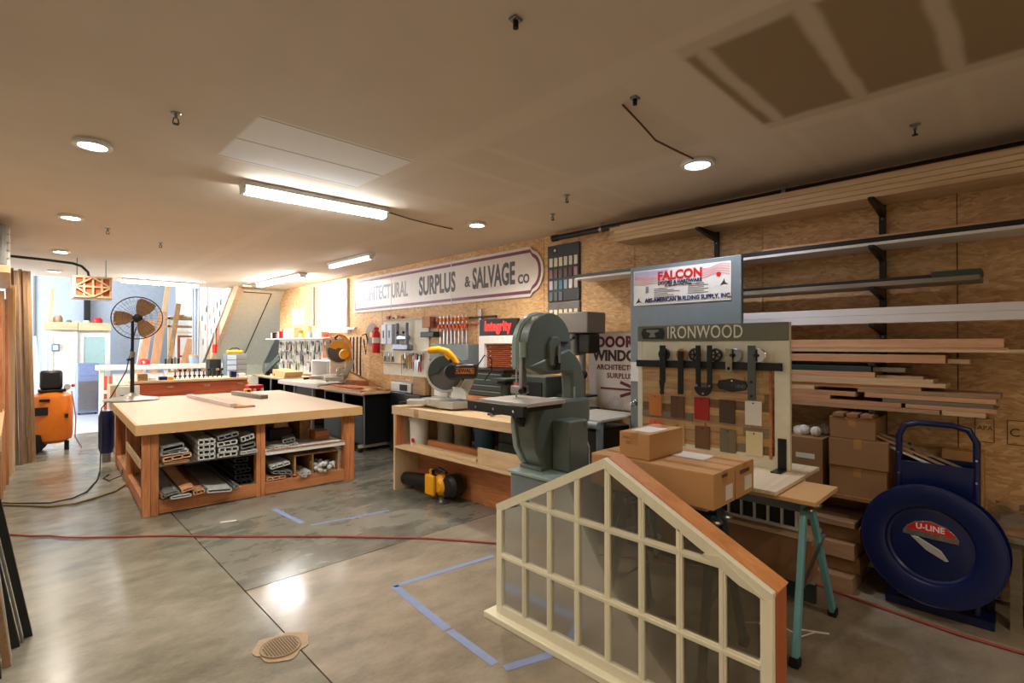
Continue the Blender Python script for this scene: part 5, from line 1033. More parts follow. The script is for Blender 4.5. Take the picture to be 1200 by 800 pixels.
# ------------------------------------------------------------------ compressor
px, py = .43, 10.5
t = thing('air_compressor', 'orange upright air compressor with black motor on two wheels', 'compressor', (px, py, 0))
MB().lathe([(.001, .12), (.16, .12), (.235, .17), (.25, .24), (.25, .76), (.235, .83), (.15, .89), (.001, .9)], T(px, py, 0), 32, cap=False).build('tank', M_orange, t)
MB().box(px-.14, px+.12, py-.14, py+.1, .93, 1.22).build('motor_cover', M_black, t, .04); MB().box(px-.16, px+.14, py-.15, py+.12, .895, .93).build('pump_plate', M_iron, t, .008)
for s in (-1, 1): MB().lathe([(.001, -.035), (.08, -.035), (.14, -.03), (.145, 0), (.14, .035), (.001, .035)], Matrix(((.7, 0, -.7, px-.17+.03*s), (.7, 0, .7, py-.05+s*.2), (0, 1, 0, .145), (0, 0, 0, 1))), 24, cap=False).build('wheel', M_blackr, t)
MB().tube([(px-.23, py-.1, .3), (px-.24, py-.1, .95), (px-.235, py-.08, 1.2), (px-.3, py-.05, 1.24), (px-.4, py, 1.24)], .02, 10).build('handle', M_orange, t); MB().cyl((px+.17, py-.1, 0), (px+.17, py-.1, .14), .03, n=10).build('foot', M_blackr, t)
nrm = FM and None
MB().box(px-.23, px-.05, py-.256, py-.246, .56, .68).build('data_plate', M_iron, t); MB().box(px-.15, px-.03, py-.258, py-.246, .76, .8).build('maker_badge', M_black, t); MB().box(px+.14, px+.18, py-.22, py-.2, .5, .56).build('small_label', M_iron, t)
MB().cyl((px+.17, py-.1, .95), (px+.17, py-.16, .97), .04, n=14).build('pressure_gauge', M_steel, t); MB().ball((px+.24, py-.1, .98), .025, 10).build('red_knob', M_red, t)
MB().tube([(px+.22, py-.15, .9), (px+.27, py-.18, .5), (px+.26, py-.2, .2), (px+.34, py-.25, .02)], .009, 6).build('drain_hose', M_tan, t)
MB().cyl((px+.15, py-.1, .89), (px+.15, py-.1, .96), .014, n=8).build('fitting', M_steel, t)

# ------------------------------------------------------------------ black cabinets along the wall and what stands on them
def cabinet(x0, x1, y0, y1, zt, label, zb=.12, bays=2, drawers=True):
    t = thing('black_cabinet', label, 'cabinet', ((x0+x1)/2, (y0+y1)/2, 0))
    MB().box(x0, x1, y0, y0+.03, zb, zt).build('side_panel', M_black, t, .003); MB().box(x0, x1, y1-.03, y1, zb, zt).build('side_panel', M_black, t, .003)
    MB().box(x1-.02, x1, y0+.03, y1-.03, zb, zt).build('back_panel', M_black, t); MB().box(x0, x1-.02, y0+.03, y1-.03, zb, zb+.03).build('bottom_panel', M_black, t)
    zm = zb+.42
    MB().box(x0, x1-.02, y0+.03, y1-.03, zm, zm+.02).build('shelf', M_black, t)
    w = (y1-y0)/bays
    for k in range(bays+1): MB().box(x0-.01, x0+.015, y0+w*k-(.02 if k else 0), y0+w*k+(.02 if k < bays else 0), zb, zt).build('face_stile', M_grey, t)
    MB().box(x0-.01, x0+.015, y0, y1, zt-.03, zt).build('face_rail', M_grey, t)
    if drawers:
        for k in range(bays):
            d = MB().box(x0-.02, x0+.01, y0+w*k+.03, y0+w*(k+1)-.03, zb+.03, zm).build('drawer_front', plain('cab_drawer', (60, 70, 78), .5), t, .004)
            MB().box(x0-.04, x0-.02, y0+w*(k+.5)-.09, y0+w*(k+.5)+.09, zm-.08, zm-.06).build('drawer_pull', M_chrome, d, .003)
    for y in (y0+.05, y1-.09): MB().box(x0-.06, x1+.02, y, y+.05, zb-.05, zb-.005).build('caster_bar', M_primwood, t, .003)
    for x in (x0-.02, x1-.05):
        for y in (y0+.08, y1-.08): MB().lathe([(.001, -.012), (.034, -.012), (.034, .012), (.001, .012)], Matrix(((1, 0, 0, x), (0, 0, 1, y), (0, 1, 0, .035), (0, 0, 0, 1))), 16, cap=False).build('caster', M_iron, t)
    return t
cabinet(3.74, 4.40, 6.95, 8.3, .87, 'black rolling cabinet nearest the bench, with plain dark side and chrome drawer pulls')
cabinet(3.86, 4.40, 10.4, 11.9, .93, 'farther black cabinet with dark side panel below the hanging pliers', drawers=False)
MB().box(3.66, 4.42, 6.85, 8.4, .872, .90).build('worktop', M_pine, None, .003, label='plywood worktop over the nearer black cabinet', cat='worktop')
MB().box(3.78, 4.42, 10.3, 12.0, .932, .957).build('worktop', M_pine, None, .003, label='plywood worktop over the farther black cabinet', cat='worktop')
MB().box(3.95, 4.42, 5.9, 6.8, .80, .83).build('side_shelf_board', M_pine, None, .003, label='pale plank shelf between plywood worktop and saw bench', cat='board') if 0 else None
t = thing('saw_stand', 'long grey miter saw station top with metal legs between the two black cabinets', 'bench', (4.0, 9.2, 0))
MB().box(3.68, 4.3, 8.42, 10.2, .86, .94).build('stand_top', M_alu, t, .004); MB().box(3.66, 3.68, 8.42, 10.2, .87, .93).build('front_edge', M_primed, t)
for y in (8.7, 9.5): MB().bar((3.72, y, .86), (3.70, y+.02, 0), .045, .045, (0, 1, 0)).build('leg', M_vin2, t)
MB().box(3.8, 4.3, 8.45, 10.1, .1, .12).build('stretcher_shelf', M_black, t); MB().box(4.0, 4.3, 9.4, 10.15, .12, .85).build('dark_bin', M_black, t)
for k, (x, y0, y1, z, w, h, m, l) in enumerate(((3.68, 7.0, 8.35, .902, .1, .02, M_peach, 'pinkish board lying nearest the edge of the plywood worktop'), (3.8, 6.95, 8.3, .902, .12, .03, M_pine, 'second board lying on the nearer plywood worktop'), (3.93, 7.1, 8.2, .902, .1, .04, M_peach, 'thick pinkish board third on the nearer plywood worktop'),
        (3.74, 7.2, 8.1, .935, .12, .02, M_redw, 'reddish board laid on top of the other worktop boards'), (4.05, 6.9, 7.6, .902, .1, .035, M_oak, 'short brown board at the back of the nearer worktop'))):
    MB().box(x, x+w, y0, y1, z, z+h).build('worktop_board', m, None, .002, label=l, cat='board', group='boards on the nearer worktop')
MB().box(4.15, 4.38, 8.0, 8.4, .902, .99).build('orange_box', M_firX, None, .003, label='orange-brown flat box against the wall at the foot of the yellow saw', cat='box')
MB().box(4.1, 4.4, 6.3, 6.85, .0, .9).build('narrow_black_stand', M_black, None, .01, label='narrow black stand between nearer cabinet and saw bench', cat='stand')
t = thing('radio', 'small silver and black radio on the stand below the pegboard tools', 'radio', (4.2, 6.5, .9))
MB().box(4.12, 4.34, 6.3, 6.85, .902, 1.05).build('radio_body', M_alu, t, .012); MB().box(4.115, 4.12, 6.4, 6.6, .93, 1.02).build('speaker_grille', M_blackr, t)
MB().box(4.1, 4.38, 5.92, 6.22, .902, 1.12).build('brown_box_row', M_oak, None, .003, label='brown wooden box beside the silver radio', cat='box'); MB().box(4.0, 4.4, 5.9, 6.28, .0, .9).build('plain_stand', M_black, None, .005, label='low black stand under the brown wooden box', cat='stand')
t = thing('open_plane_box', 'pale wooden wedge shaped box on the farther plywood worktop', 'box', (3.95, 10.7, .957))
MB().prism([(0, 0), (.62, 0), (.7, .11), (.0, .15)], Matrix(((0, 0, 1, 3.84), (-1, 0, 0, 11.0), (0, 1, 0, .958), (0, 0, 0, 1))), .35).build('box_body', M_mdfe, t, .004); MB().cyl((3.835, 10.9, 1.0), (3.84, 10.9, 1.0), .025, n=10).build('finger_hole', M_blackr, t)
t = thing('disc_sander', 'green and grey bench sander with tilted dark table on the farther worktop', 'sander', (3.9, 11.6, .957))
MB().cyl((3.86, 11.5, 1.1), (4.1, 11.5, 1.1), .09, n=20).build('motor', M_dgreen, t); MB().box(3.88, 4.1, 11.42, 11.6, .958, 1.03).build('foot', M_iron, t, .01)
MB().cyl((3.84, 11.5, 1.1), (3.86, 11.5, 1.1), .12, n=24).build('sanding_disc', M_steel, t); MB().bar((3.86, 11.45, 1.06), (3.95, 10.95, 1.34), .12, .05, (1, 0, 0)).build('belt_arm', M_dgreen, t, .01)
for k in range(3): MB().cyl((3.9+.06*k, 11.25, .957), (3.9+.06*k, 11.25, 1.0), .02, n=10).build('small_jar', (M_white, M_steel, M_red)[k], None, label=('white', 'steel', 'red')[k]+' little jar on the far worktop before the sander', cat='jar')

# pegboard with tools and machines on the wall above the radio
t = thing('tool_board', 'white painted tool board fixed to the plywood wall beside the fire extinguisher', 'tool board', (4.43, 6.95, 1.15))
MB().box(4.43, 4.449, 6.3, 7.6, 1.12, 2.03).build('board', M_cream, t, .002); MB().box(4.38, 4.43, 6.35, 7.6, 2.0, 2.02).build('ledge', M_pine, t)
MB().box(4.36, 4.43, 6.3, 7.58, 1.5, 1.515).build('ledge', M_cream, t); MB().box(4.36, 4.43, 6.9, 7.58, 1.3, 1.315).build('ledge', M_oak, t)
for k, (y, z, w, h, c, l) in enumerate(((7.45, 1.62, .16, .32, (215, 222, 235), 'white upright case at the top of the tool board nearest the extinguisher'), (7.27, 1.62, .15, .32, (196, 206, 228), 'pale blue upright case beside the white one on the tool board'))):
    m = thing('wall_case', l, 'case', (4.4, y, z)); MB().box(4.34, 4.43, y-w/2, y+w/2, z, z+h).build('shell', plain('case%d' % k, c, .4), m, .01); MB().box(4.335, 4.34, y-.015, y+.015, z+.1, z+.22).build('slot', M_black, m)
m = thing('router_table', 'silver-blue clamp machine hanging on the tool board', 'machine', (4.38, 6.95, 1.55))
MB().box(4.33, 4.42, 6.72, 7.16, 1.52, 1.62).build('machine_base', plain('bluegrey', (140, 146, 166), .35, .3), m, .02); MB().box(4.35, 4.42, 6.78, 7.1, 1.68, 1.76).build('bridge', M_steel, m, .02)
for y in (6.8, 7.08): MB().cyl((4.37, y, 1.6), (4.37, y, 1.95), .028, n=12).build('upright', plain('bluegrey', (140, 146, 166), .35, .3), m)
for y in (6.85, 7.02): MB().ball((4.34, y, 1.8), .022, 8).build('knob', M_black, m)
random.seed(9)
names_ = ['yellow handled', 'green handled', 'orange handled', 'red handled', 'black handled', 'blue handled', 'wooden handled', 'white handled']
cols_ = [(226, 190, 60), (120, 150, 60), (224, 120, 50), (190, 50, 50), (40, 40, 42), (60, 80, 160), (180, 130, 80), (225, 225, 220)]
def handtool(x, y, z, L, kind, hc, label, group, cat='tool', name='hand_tool'):
    m = thing(name, label, cat, (x, y, z-L), 0, group); hm = plain('handle_%d_%d_%d' % hc, hc, .45)
    if kind == 0:     # pliers: two splayed handles, pivot, jaws
        MB().bar((x, y-.006, z-L*.35), (x, y-.03, z-L), .014, .014, (1, 0, 0)).build('grip', hm, m, .003); MB().bar((x, y+.006, z-L*.35), (x, y+.03, z-L), .014, .014, (1, 0, 0)).build('grip', hm, m, .003)
        MB().prism([(-.014, 0), (.014, 0), (.02, L*.12), (.008, L*.36), (-.008, L*.36), (-.02, L*.12)], wallM(y, z-L*.36, x+.006), .012).build('jaws', M_steel, m)
    elif kind == 1:   # screwdriver or chisel
        MB().cyl((x, y, z), (x, y, z-L*.42), .014, .011, 10).build('grip', hm, m); MB().cyl((x, y, z-L*.42), (x, y, z-L), .005, .004, 8).build('shaft', M_steel, m)
    elif kind == 2:   # hammer
        MB().cyl((x, y, z-.03), (x, y, z-L), .012, .014, 8).build('grip', hm, m); MB().cyl((x, y-.06, z-.02), (x, y+.05, z-.02), .02, .014, 10).build('head', M_steel, m)
    else:             # saw or knife blade
        MB().prism([(-.012, 0), (.03, 0), (.016, -L*.65), (-.004, -L*.65)], wallM(y, z-L*.35, x), .004).build('blade', M_steel, m); MB().prism([(-.03, 0), (.03, 0), (.036, L*.3), (-.022, L*.35)], wallM(y, z-L*.35, x), .02).build('grip', hm, m, .004)
    return m
for k in range(12):
    y = 7.0-k*.055; c = (0, 1, 1, 2, 6, 6, 7, 6, 4, 3, 4, 6)[k]
    handtool(4.40, y, 1.44+.02*(k % 3), .24+.05*(k in (0, 8)), (1, 1, 0, 1, 1, 2, 1, 3, 3, 0, 1, 1)[k], cols_[c], '%s tool hanging %s in the row under the clamp machine' % (names_[c], ORD[k]), 'tools hung on the tool board')
for k in range(3): handtool(4.40, 7.5-k*.12, 1.48, .15, 0, cols_[(4, 6, 4)[k]], '%s small pliers at the low corner of the tool board' % ORD[k], 'tools hung on the tool board')
for k in range(4):
    MB().box(4.37, 4.42, 6.95+.13*k, 7.03+.13*k, 2.021, 2.05+.025*(k % 2)).build('wood_scrap', (M_fir, M_pine, M_oak, M_redw)[k], None, .003, label='%s wooden scrap on the ledge at the top of the tool board' % ('reddish', 'pale', 'brown', 'dark red')[k], cat='scrap')
# fire extinguisher
t = thing('fire_extinguisher', 'red fire extinguisher hanging on the wall beside the tool board', 'extinguisher', (4.36, 7.72, 1.5))
MB().lathe([(.001, 0), (.06, 0), (.068, .02), (.068, .17)], T(4.36, 7.72, 1.47), 20, cap=False).build('cylinder', M_red, t); MB().lathe([(.0681, .17), (.0685, .26)], T(4.36, 7.72, 1.47), 20, cap=False).build('paper_band', M_cream, t)
MB().lathe([(.068, .26), (.066, .33), (.03, .38), (.001, .385)], T(4.36, 7.72, 1.47), 20, cap=False).build('shoulder', M_red, t); MB().box(4.31, 4.4, 7.69, 7.75, 1.86, 1.9).build('squeeze_handle', M_red, t, .006)
MB().tube([(4.36, 7.74, 1.87), (4.36, 7.83, 1.83), (4.37, 7.82, 1.7)], .012, 8).build('hose', M_blackr, t)
t = thing('round_saw_blade', 'pinkish grey circular saw blade hung on the wall behind the extinguisher', 'saw blade', (4.43, 8.0, 1.5))
MB().lathe([(.001, 0), (.2, 0), (.2, .004), (.001, .004)], Matrix(((0, 0, 1, 4.432), (1, 0, 0, 8.0), (0, 1, 0, 1.78), (0, 0, 0, 1))), 40, cap=False).build('disc', plain('blade_pink', (150, 132, 132), .6, 0), t)
MB().cyl((4.42, 8.0, 1.78), (4.431, 8.0, 1.78), .05, n=18).build('yellow_center', M_yellow, t)
# bar clamps on the wall
for k in range(8):
    y = 5.98-k*.085; c = thing('bar_clamp', 'orange headed bar clamp on the wall, %s from the tool board' % ORD[k], 'clamp', (4.4, y, 1.5), 0, 'row of bar clamps on the wall')
    MB().box(4.40, 4.408, y-.009, y+.009, 1.55-.02*(k % 2), 2.02).build('steel_bar', M_steel, c); MB().box(4.34, 4.42, y-.014, y+.014, 1.94, 1.985).build('upper_jaw', M_orange, c, .004)
    MB().box(4.36, 4.42, y-.014, y+.014, 1.84, 1.90).build('sliding_jaw', M_red, c, .004); MB().cyl((4.37, y-.02, 1.80), (4.37, y-.02, 1.9), .012, n=8).build('screw_grip', M_orange, c)
c = thing('bar_clamp', 'large steel bar clamp hung crosswise beyond the orange ones', 'clamp', (4.42, 5.1, 1.6), 0)
MB().box(4.42, 4.44, 5.1, 5.15, 1.6, 2.08).build('steel_bar', M_steel, c, .003); MB().box(4.41, 4.43, 4.8, 5.35, 1.96, 1.985).build('cross_bar', M_iron, c); MB().box(4.41, 4.43, 4.75, 5.3, 1.88, 1.9).build('cross_bar', M_red, c)
for k in range(4): handtool(4.41, 6.25-k*.05, 2.0, .14, 0, cols_[(5, 4, 5, 3)[k]], '%s small spring clamp between the tool board and the bar clamps' % ORD[k], 'spring clamps near the bar clamps')
MB().box(4.34, 4.44, 6.15, 6.35, 1.86, 2.02).build('orange_wood_box', M_fir, None, .004, label='orange-brown wooden box on the wall near the spring clamps', cat='box'); MB().box(4.33, 4.44, 6.05, 6.38, 1.72, 1.8).build('green_rack', M_dgreen, None, .006, label='grey-green metal rack of sockets on the wall under the wooden box', cat='rack')
for k in range(4):
    y = 8.75-k*.13; MB().tube([(4.42, y, 1.75), (4.42, y+.01, 1.4), (4.42, y+.005, 1.15-.03*k)], .012, 6).build('iron_rod', M_iron, None, label='%s dark rod hanging on the wall behind the yellow saw' % ORD[k], cat='rod', group='dark rods behind the yellow saw')
t = MB().tube([(4.42, 8.3, 1.78), (4.42, 8.18, 1.8), (4.42, 8.12, 1.7), (4.42, 8.18, 1.45), (4.42, 8.25, 1.7)], .01, 6).build('iron_caliper', M_iron, label='dark iron caliper shape hung between the rods and the saw blade', cat='tool')
MB().bar((4.2, 8.6, 1.2), (4.35, 7.6, .92), .03, .02).build('brown_stick', M_oak, None, label='brown stick sloping down from the yellow saw to the worktop', cat='stick')

# far tool wall: shelf with cans, rows of hand tools
t = thing('tool_wall', 'long orange plywood tool wall with white shelf at the far end', 'tool board', (4.4, 10.7, 1.0))
MB().box(4.12, 4.44, 8.95, 12.25, 1.73, 1.75).build('shelf_board', M_white, t, .002); MB().box(4.42, 4.448, 8.95, 12.25, 1.0, 1.73).build('back_board', M_white, t)
MB().box(4.41, 4.419, 8.95, 9.9, 1.35, 1.73).build('orange_board', M_fir, t); MB().box(4.15, 4.44, 9.0, 9.8, .99, 1.02).box(4.15, 4.44, 9.0, 9.02, 1.02, 1.3).box(4.15, 4.44, 9.78, 9.8, 1.02, 1.3).box(4.15, 4.44, 9.0, 9.8, 1.3, 1.32).build('cubby', M_primed, t)
random.seed(21)
k = 0
for row, (zt, L) in enumerate(((1.70, .2), (1.50, .22), (1.27, .2))):
    y = 12.15
    while y > (9.95 if row else 9.05):
        q = (k*7+row) % 8; kd = (0, 3, 0, 1, 0, 2, 0, 0)[k % 8]
        handtool(4.40, y, zt-.02*(k % 3), L*random.uniform(.8, 1.1), kd, cols_[q] if (row == 0 and y < 9.9) or k % 5 == 0 else cols_[(7, 4, 7)[k % 3]],
                 '%s tool in the %s row of the far tool wall' % (ORD[k % 20], ('top', 'middle', 'bottom')[row]) + (' near its orange end' if y < 10 else ' toward the stairs' if y > 11.1 else ' above the black cabinet'), 'hand tools on the far tool wall')
        y -= random.uniform(.085, .11) if row < 2 else .12; k += 1
for k in range(14):
    y = 12.1-k*.2; h = (.14, .1, .16, .2, .2, .12, .22, .16, .1, .24, .12, .1, .14, .1)[k]; m = (M_iron, M_dgreen, M_red, M_red, M_white, M_mdfe, M_mdfe, M_fir, M_yellow, M_mdfe, M_steel, M_white, M_white, M_redw)[k]
    c = thing('shelf_item', '%s %s on the white shelf of the tool wall, counted from the stairs' % (ORD[k], 'can' if k % 2 else 'small box'), 'can' if k % 2 else 'box', (4.28, y, 1.75), 0, 'cans and boxes on the tool wall shelf')
    if k % 2: MB().cyl((4.28, y, 1.751), (4.28, y, 1.75+h), .065, n=16).build('can_body', m, c); MB().cyl((4.28, y, 1.75+h), (4.28, y, 1.755+h), .06, n=16).build('can_lid', M_steel, c)
    else: MB().box(4.2, 4.36, y-.075, y+.075, 1.751, 1.75+h).build('box_body', m, c, .005); MB().box(4.197, 4.2, y-.04, y+.04, 1.77, 1.74+h).build('box_label', M_paper, c)
MB().box(4.2, 4.4, 10.0, 10.9, 1.0-.04, 1.0).build('low_ledge', M_peach, None, label='narrow ledge at the foot of the far tool wall', cat='ledge') if 0 else None

# ------------------------------------------------------------------ red-brown chest bench behind the work table
t = thing('red_wood_bench', 'red-brown wooden workbench crowded with tools behind the big table', 'workbench', (2.2, 10.8, 0))
MB().box(1.36, 3.2, 10.4, 11.2, .96, 1.0).build('bench_top', M_pineX, t, .003); MB().box(1.4, 3.18, 10.42, 10.45, .72, .958).build('apron', M_redw, t, .003); MB().box(1.4, 3.18, 10.44, 10.47, .1, .71).build('front_panel', M_redw, t, .003)
for x in (1.4, 3.1): MB().box(x, x+.08, 11.05, 11.13, 0, .96).build('leg', M_firZ, t)
for x in (1.9, 2.45, 3.0): MB().box(x, x+.1, 10.405, 10.42, .86, .9).build('drawer_pull', M_oak, t, .004)
t = thing('white_crate', 'white box with dark print standing behind the fan base', 'box', (1.3, 10.1, 0))
MB().box(1.08, 1.36, 10.0, 10.35, 0, .98).build('stand', M_pineZ, t, .004); MB().box(1.15, 1.44, 9.9, 9.99, .74, .96).build('white_front', M_paper, t, .004); text('TOP', .09, frontM(1.28, 9.895, .79), M_ink, t, xs=1, bold=.002)
for k in range(11):
    x = 2.08+.075*k; c = thing('standing_clamp', '%s small dark clamp standing in the row on the red-brown bench' % ORD[k], 'clamp', (x, 10.75, 1.0), 0, 'small clamps standing on the red-brown bench')
    MB().box(x-.008, x+.008, 10.74, 10.76, 1.0, 1.17).build('bar', M_iron, c); MB().box(x-.022, x+.022, 10.72, 10.76, 1.13, 1.17).build('jaw', M_oak if k % 3 == 0 else M_iron, c, .003); MB().box(x-.02, x+.02, 10.72, 10.76, 1.03, 1.06).build('lower_jaw', M_iron, c)
for k, (x, w, h, m, l) in enumerate(((1.5, .14, .12, M_oak, 'small brown box at the fan end of the red-brown bench'), (1.66, .1, .05, M_white, 'flat white box next to the brown one on the bench'), (1.8, .12, .06, M_blue, 'small blue box on the red-brown bench'), (1.94, .08, .05, M_yellow, 'little yellow box before the standing clamps'),
    (2.92, .1, .12, M_blue, 'blue and white spool at the right end of the clamp row'), (3.05, .12, .07, M_white, 'crumpled white packet at the end of the red-brown bench'))):
    MB().box(x, x+w, 10.5, 10.62, 1.001, 1.0+h).build('bench_box', m, None, .01, label=l, cat='box')
t = thing('drill', 'small yellow and black tool on the grey plank end of the table', 'tool', (2.22, 7.92, .87)); MB().box(2.55, 2.65, 8.46, 8.54, .871, .93).build('body', M_yellow, t, .015); MB().box(2.58, 2.62, 8.445, 8.46, .885, .915).build('dial', M_black, t, .003)
t = thing('red_cans_crate', 'red and white crate of cans on a stand behind the table corner', 'crate', (2.95, 9.6, 0))
MB().box(2.86, 3.1, 9.3, 9.5, .62, .92).build('crate_body', M_red, t, .01); MB().box(2.86, 3.08, 9.32, 9.5, 0, .62).build('crate_stand', M_vinyl, t)
for k in range(4): MB().cyl((2.89+.06*k, 9.29, .7), (2.89+.06*k, 9.29, .86), .025, n=12).build('white_can', M_white if k % 2 else M_red, t)
t = thing('drawer_organizer', 'grey small-parts organizer with pale blue drawers in front of the stair wall', 'organizer', (3.5, 12.2, .9))
MB().box(3.22, 3.62, 11.9, 12.15, .95, 1.42).build('cabinet_body', M_grey, t, .006); MB().box(3.2, 3.7, 11.8, 12.2, 0, .95).build('organizer_stand', M_cream, t)
for a in range(2):
    for b in range(4): MB().box(3.235+.19*a, 3.41+.19*a, 11.885, 11.9, .97+.11*b, 1.06+.11*b).build('small_drawer', plain('pale_blue_drawer', (190, 205, 226), .35) if a == 0 else M_vin2, t, .004)
t = thing('yellow_toolcase', 'yellow and black tool lying on top of the drawer organizer', 'tool', (3.42, 12.0, 1.42)); MB().box(3.26, 3.56, 11.93, 12.1, 1.421, 1.5).build('body', M_yellow, t, .03); MB().tube([(3.3, 12.0, 1.5), (3.36, 12.0, 1.54), (3.46, 12.0, 1.54), (3.52, 12.0, 1.5)], .014, 8).build('carry_handle', M_black, t)
MB().box(2.98, 3.2, 12.2, 12.5, .8, 1.3).build('dark_speaker', M_blackr, None, .01, label='plain dark green-black box left of the drawer organizer', cat='box'); MB().box(2.95, 3.19, 12.2, 12.5, 0, .8).build('grey_pedestal', M_cream, None, label='cream pedestal below the plain dark box', cat='pedestal')
for k, (x, z, m) in enumerate(((3.28, .5, M_white), (3.45, .5, M_iron), (3.38, .66, M_red), (3.55, .66, M_mdfe), (3.3, .8, M_white))):
    MB().cyl((x-.02, 11.6, .62+.0*k), (x-.02, 11.6, .62+.12+.03*k), .04, n=12).build('spray_can', m, None, label='%s can standing in front of the drawer organizer' % ('white tall', 'dark', 'red', 'tan', 'white short')[k], cat='can', group='cans before the drawer organizer')
MB().box(3.2, 3.65, 11.5, 11.72, 0, .62).build('can_stand', M_tan, None, .005, label='tan box carrying cans before the drawer organizer', cat='box')

# ------------------------------------------------------------------ back room seen through the wide opening
t = thing('white_counter', 'long white beam topped counter running along the back room opening', 'counter', (2.3, 13.6, 0))
MB().box(1.25, 3.75, 13.4, 13.9, 1.08, 1.18).build('counter_top', M_white, t, .005); MB().box(1.5, 3.7, 13.5, 13.53, .4, 1.0).build('counter_panel', M_primed, t)
for x in (1.28, 2.4, 3.6): MB().box(x, x+.07, 13.45, 13.55, 0, 1.08).build('leg', M_white, t)
def doorleaf(x0, x1, y, z1, frame, panel, label, glassy=False):
    t = thing('standing_door', label, 'door', ((x0+x1)/2, y, 0), 0)
    w = .1 if glassy else .07
    for a in ((x0, x0+w, .02, z1), (x1-w, x1, .02, z1), (x0+w, x1-w, z1-w, z1), (x0+w, x1-w, .02, .25)): MB().box(a[0], a[1], y, y+.045, a[2], a[3]).build('frame_rail', frame, t, .004)
    MB().box(x0+w, x1-w, y+.015, y+.03, .25, z1-w).build('pane' if glassy else 'panel', panel, t); return t
c = doorleaf(.6, 1.04, 15.9, 1.92, M_white, M_cream, 'cream panelled door with small blue notice leaning in the back room')
MB().box(.64, .78, 15.87, 15.9, 1.46, 1.63).build('blue_notice', plain('notice_blue', (96, 110, 150), .5), c); MB().box(.665, .755, 15.865, 15.87, 1.49, 1.6).build('notice_paper', plain('notice_white', (200, 220, 230), .5), c)
doorleaf(1.12, 1.72, 15.9, 1.9, M_white, plain('pane_teal', (168, 200, 198), .15), 'white framed glass door standing in the back room', True)
MB().box(1.045, 1.09, 15.85, 15.93, 0, 1.93).build('white_post', M_white, None, label='narrow white post between cream door and glass door', cat='post')
for a, b, l in ((.5, 1.1, 'pale plywood box over the cream door'), (1.11, 1.72, 'pale plywood box over the white glass door')): MB().box(a, b, 15.8, 16.3, 1.96, 2.14).build('plywood_box', M_pineX, None, .004, label=l, cat='box')
MB().box(.5, 1.72, 16.0, 16.3, 1.9, 1.955).box(.5, .56, 16.0, 16.3, 0, 1.9).box(1.66, 1.72, 16.0, 16.3, 0, 1.9).build('box_rack', M_white, None, label='white rack behind the standing doors carrying the plywood boxes', cat='rack')
for k, (x, w, h, m, l) in enumerate(((.6, .1, .12, M_white, 'white lumpy thing on the plywood box'), (.68, .16, .16, M_tan, 'tan dome shaped bag on the plywood box'), (.9, .1, .06, M_grwood, 'small grey thing on the plywood box'), (1.05, .12, .04, M_white, 'flat white thing where the plywood boxes meet'), (1.2, .14, .06, M_cream, 'cream coloured packet on the second plywood box'), (1.38, .2, .13, M_red, 'red tool case on the second plywood box'))):
    MB().lathe([(.001, 0), (w*.5, 0), (w*.5, h*.6), (w*.3, h), (.001, h)], T(x+w/2, 16.0, 2.142), 14, cap=False).build('box_top_item', m, None, label=l, cat='item')
t = thing('blue_louver_cabinet', 'blue-grey rolling cabinet with ribbed front before the glass door', 'cabinet', (1.27, 15.4, 0))
M_bl = plain('cabinet_blue', (122, 138, 178), .4)
MB().box(1.06, 1.44, 15.3, 15.7, .04, 1.18).build('cabinet_body', M_bl, t, .01); MB().box(1.08, 1.42, 15.29, 15.3, .9, 1.1).build('upper_panel', M_bl, t, .004)
for k in range(16): MB().box(1.08, 1.42, 15.285, 15.30, .1+.048*k, .14+.048*k).build('louver', M_steel if k < 14 else M_bl, t)
for x in (1.1, 1.4): MB().cyl((x, 15.4, 0), (x, 15.4, .05), .02, n=8).build('caster', M_blackr, t)
for k, x in enumerate((1.50, 1.63)):
    c = thing('orange_post', '%s short post with orange-red top beside the ribbed blue cabinet' % ('first', 'second')[k], 'post', (x, 14.8, 0)); MB().box(x-.04, x+.04, 14.76, 14.84, 0, .9).build('post_body', M_redw, c, .004); MB().box(x-.042, x+.042, 14.755, 14.845, .68, .9).build('orange_top', plain('hot_orange', (230, 84, 40), .4), c, .004); MB().box(x-.043, x+.043, 14.753, 14.847, .5, .58).build('yellow_band', M_cream, c)
# leaning boards, tubes, frames
for k, (x0, z0, x1, z1, y, w, m, l) in enumerate(((.38, 0, .2, 1.95, 15.6, .12, M_white, 'white board leaning at the side of the cream door'), (.45, 0, .33, 1.8, 15.5, .08, M_vinyl, 'thin pale board leaning next to the white one'), (.62, 2.14, .66, 2.95, 16.2, .07, M_pineZ, 'narrow tan board rising above the plywood box'),
    (1.85, 0, 2.35, 2.2, 14.6, .14, M_peachZ, 'pinkish board leaning behind the fan pole'), (2.0, 0, 2.3, 2.1, 14.8, .2, M_white, 'white panel leaning behind the fan'), (2.2, 0, 2.55, 2.4, 14.5, .16, M_peachZ, 'tan leaning panel crossing behind the fan cage'),
    (2.45, 0, 2.85, 2.6, 14.4, .1, M_oak, 'dark brown board leaning behind the fan cage'), (2.35, 0, 2.75, 3.2, 15.0, .1, M_pineZ, 'tall pale board leaning high against the blue wall'), (2.7, 0, 3.15, 1.75, 14.4, .25, M_peachZ, 'broad pinkish panel leaning in front of the wooden frames'),
    (3.08, 0, 3.3, 2.2, 14.6, .1, plain('level_yellow', (240, 212, 50), .4), 'yellow level leaning in the back room'), (3.14, 0, 3.32, 2.25, 14.75, .06, plain('level_yellow', (240, 212, 50), .4), 'second yellow level close behind the first'))):
    MB().bar((x0, y-.3, z0), (x1, y, z1), w, .03, (0, 1, 0)).build('leaning_board', m, None, .002, label=l, cat='board')
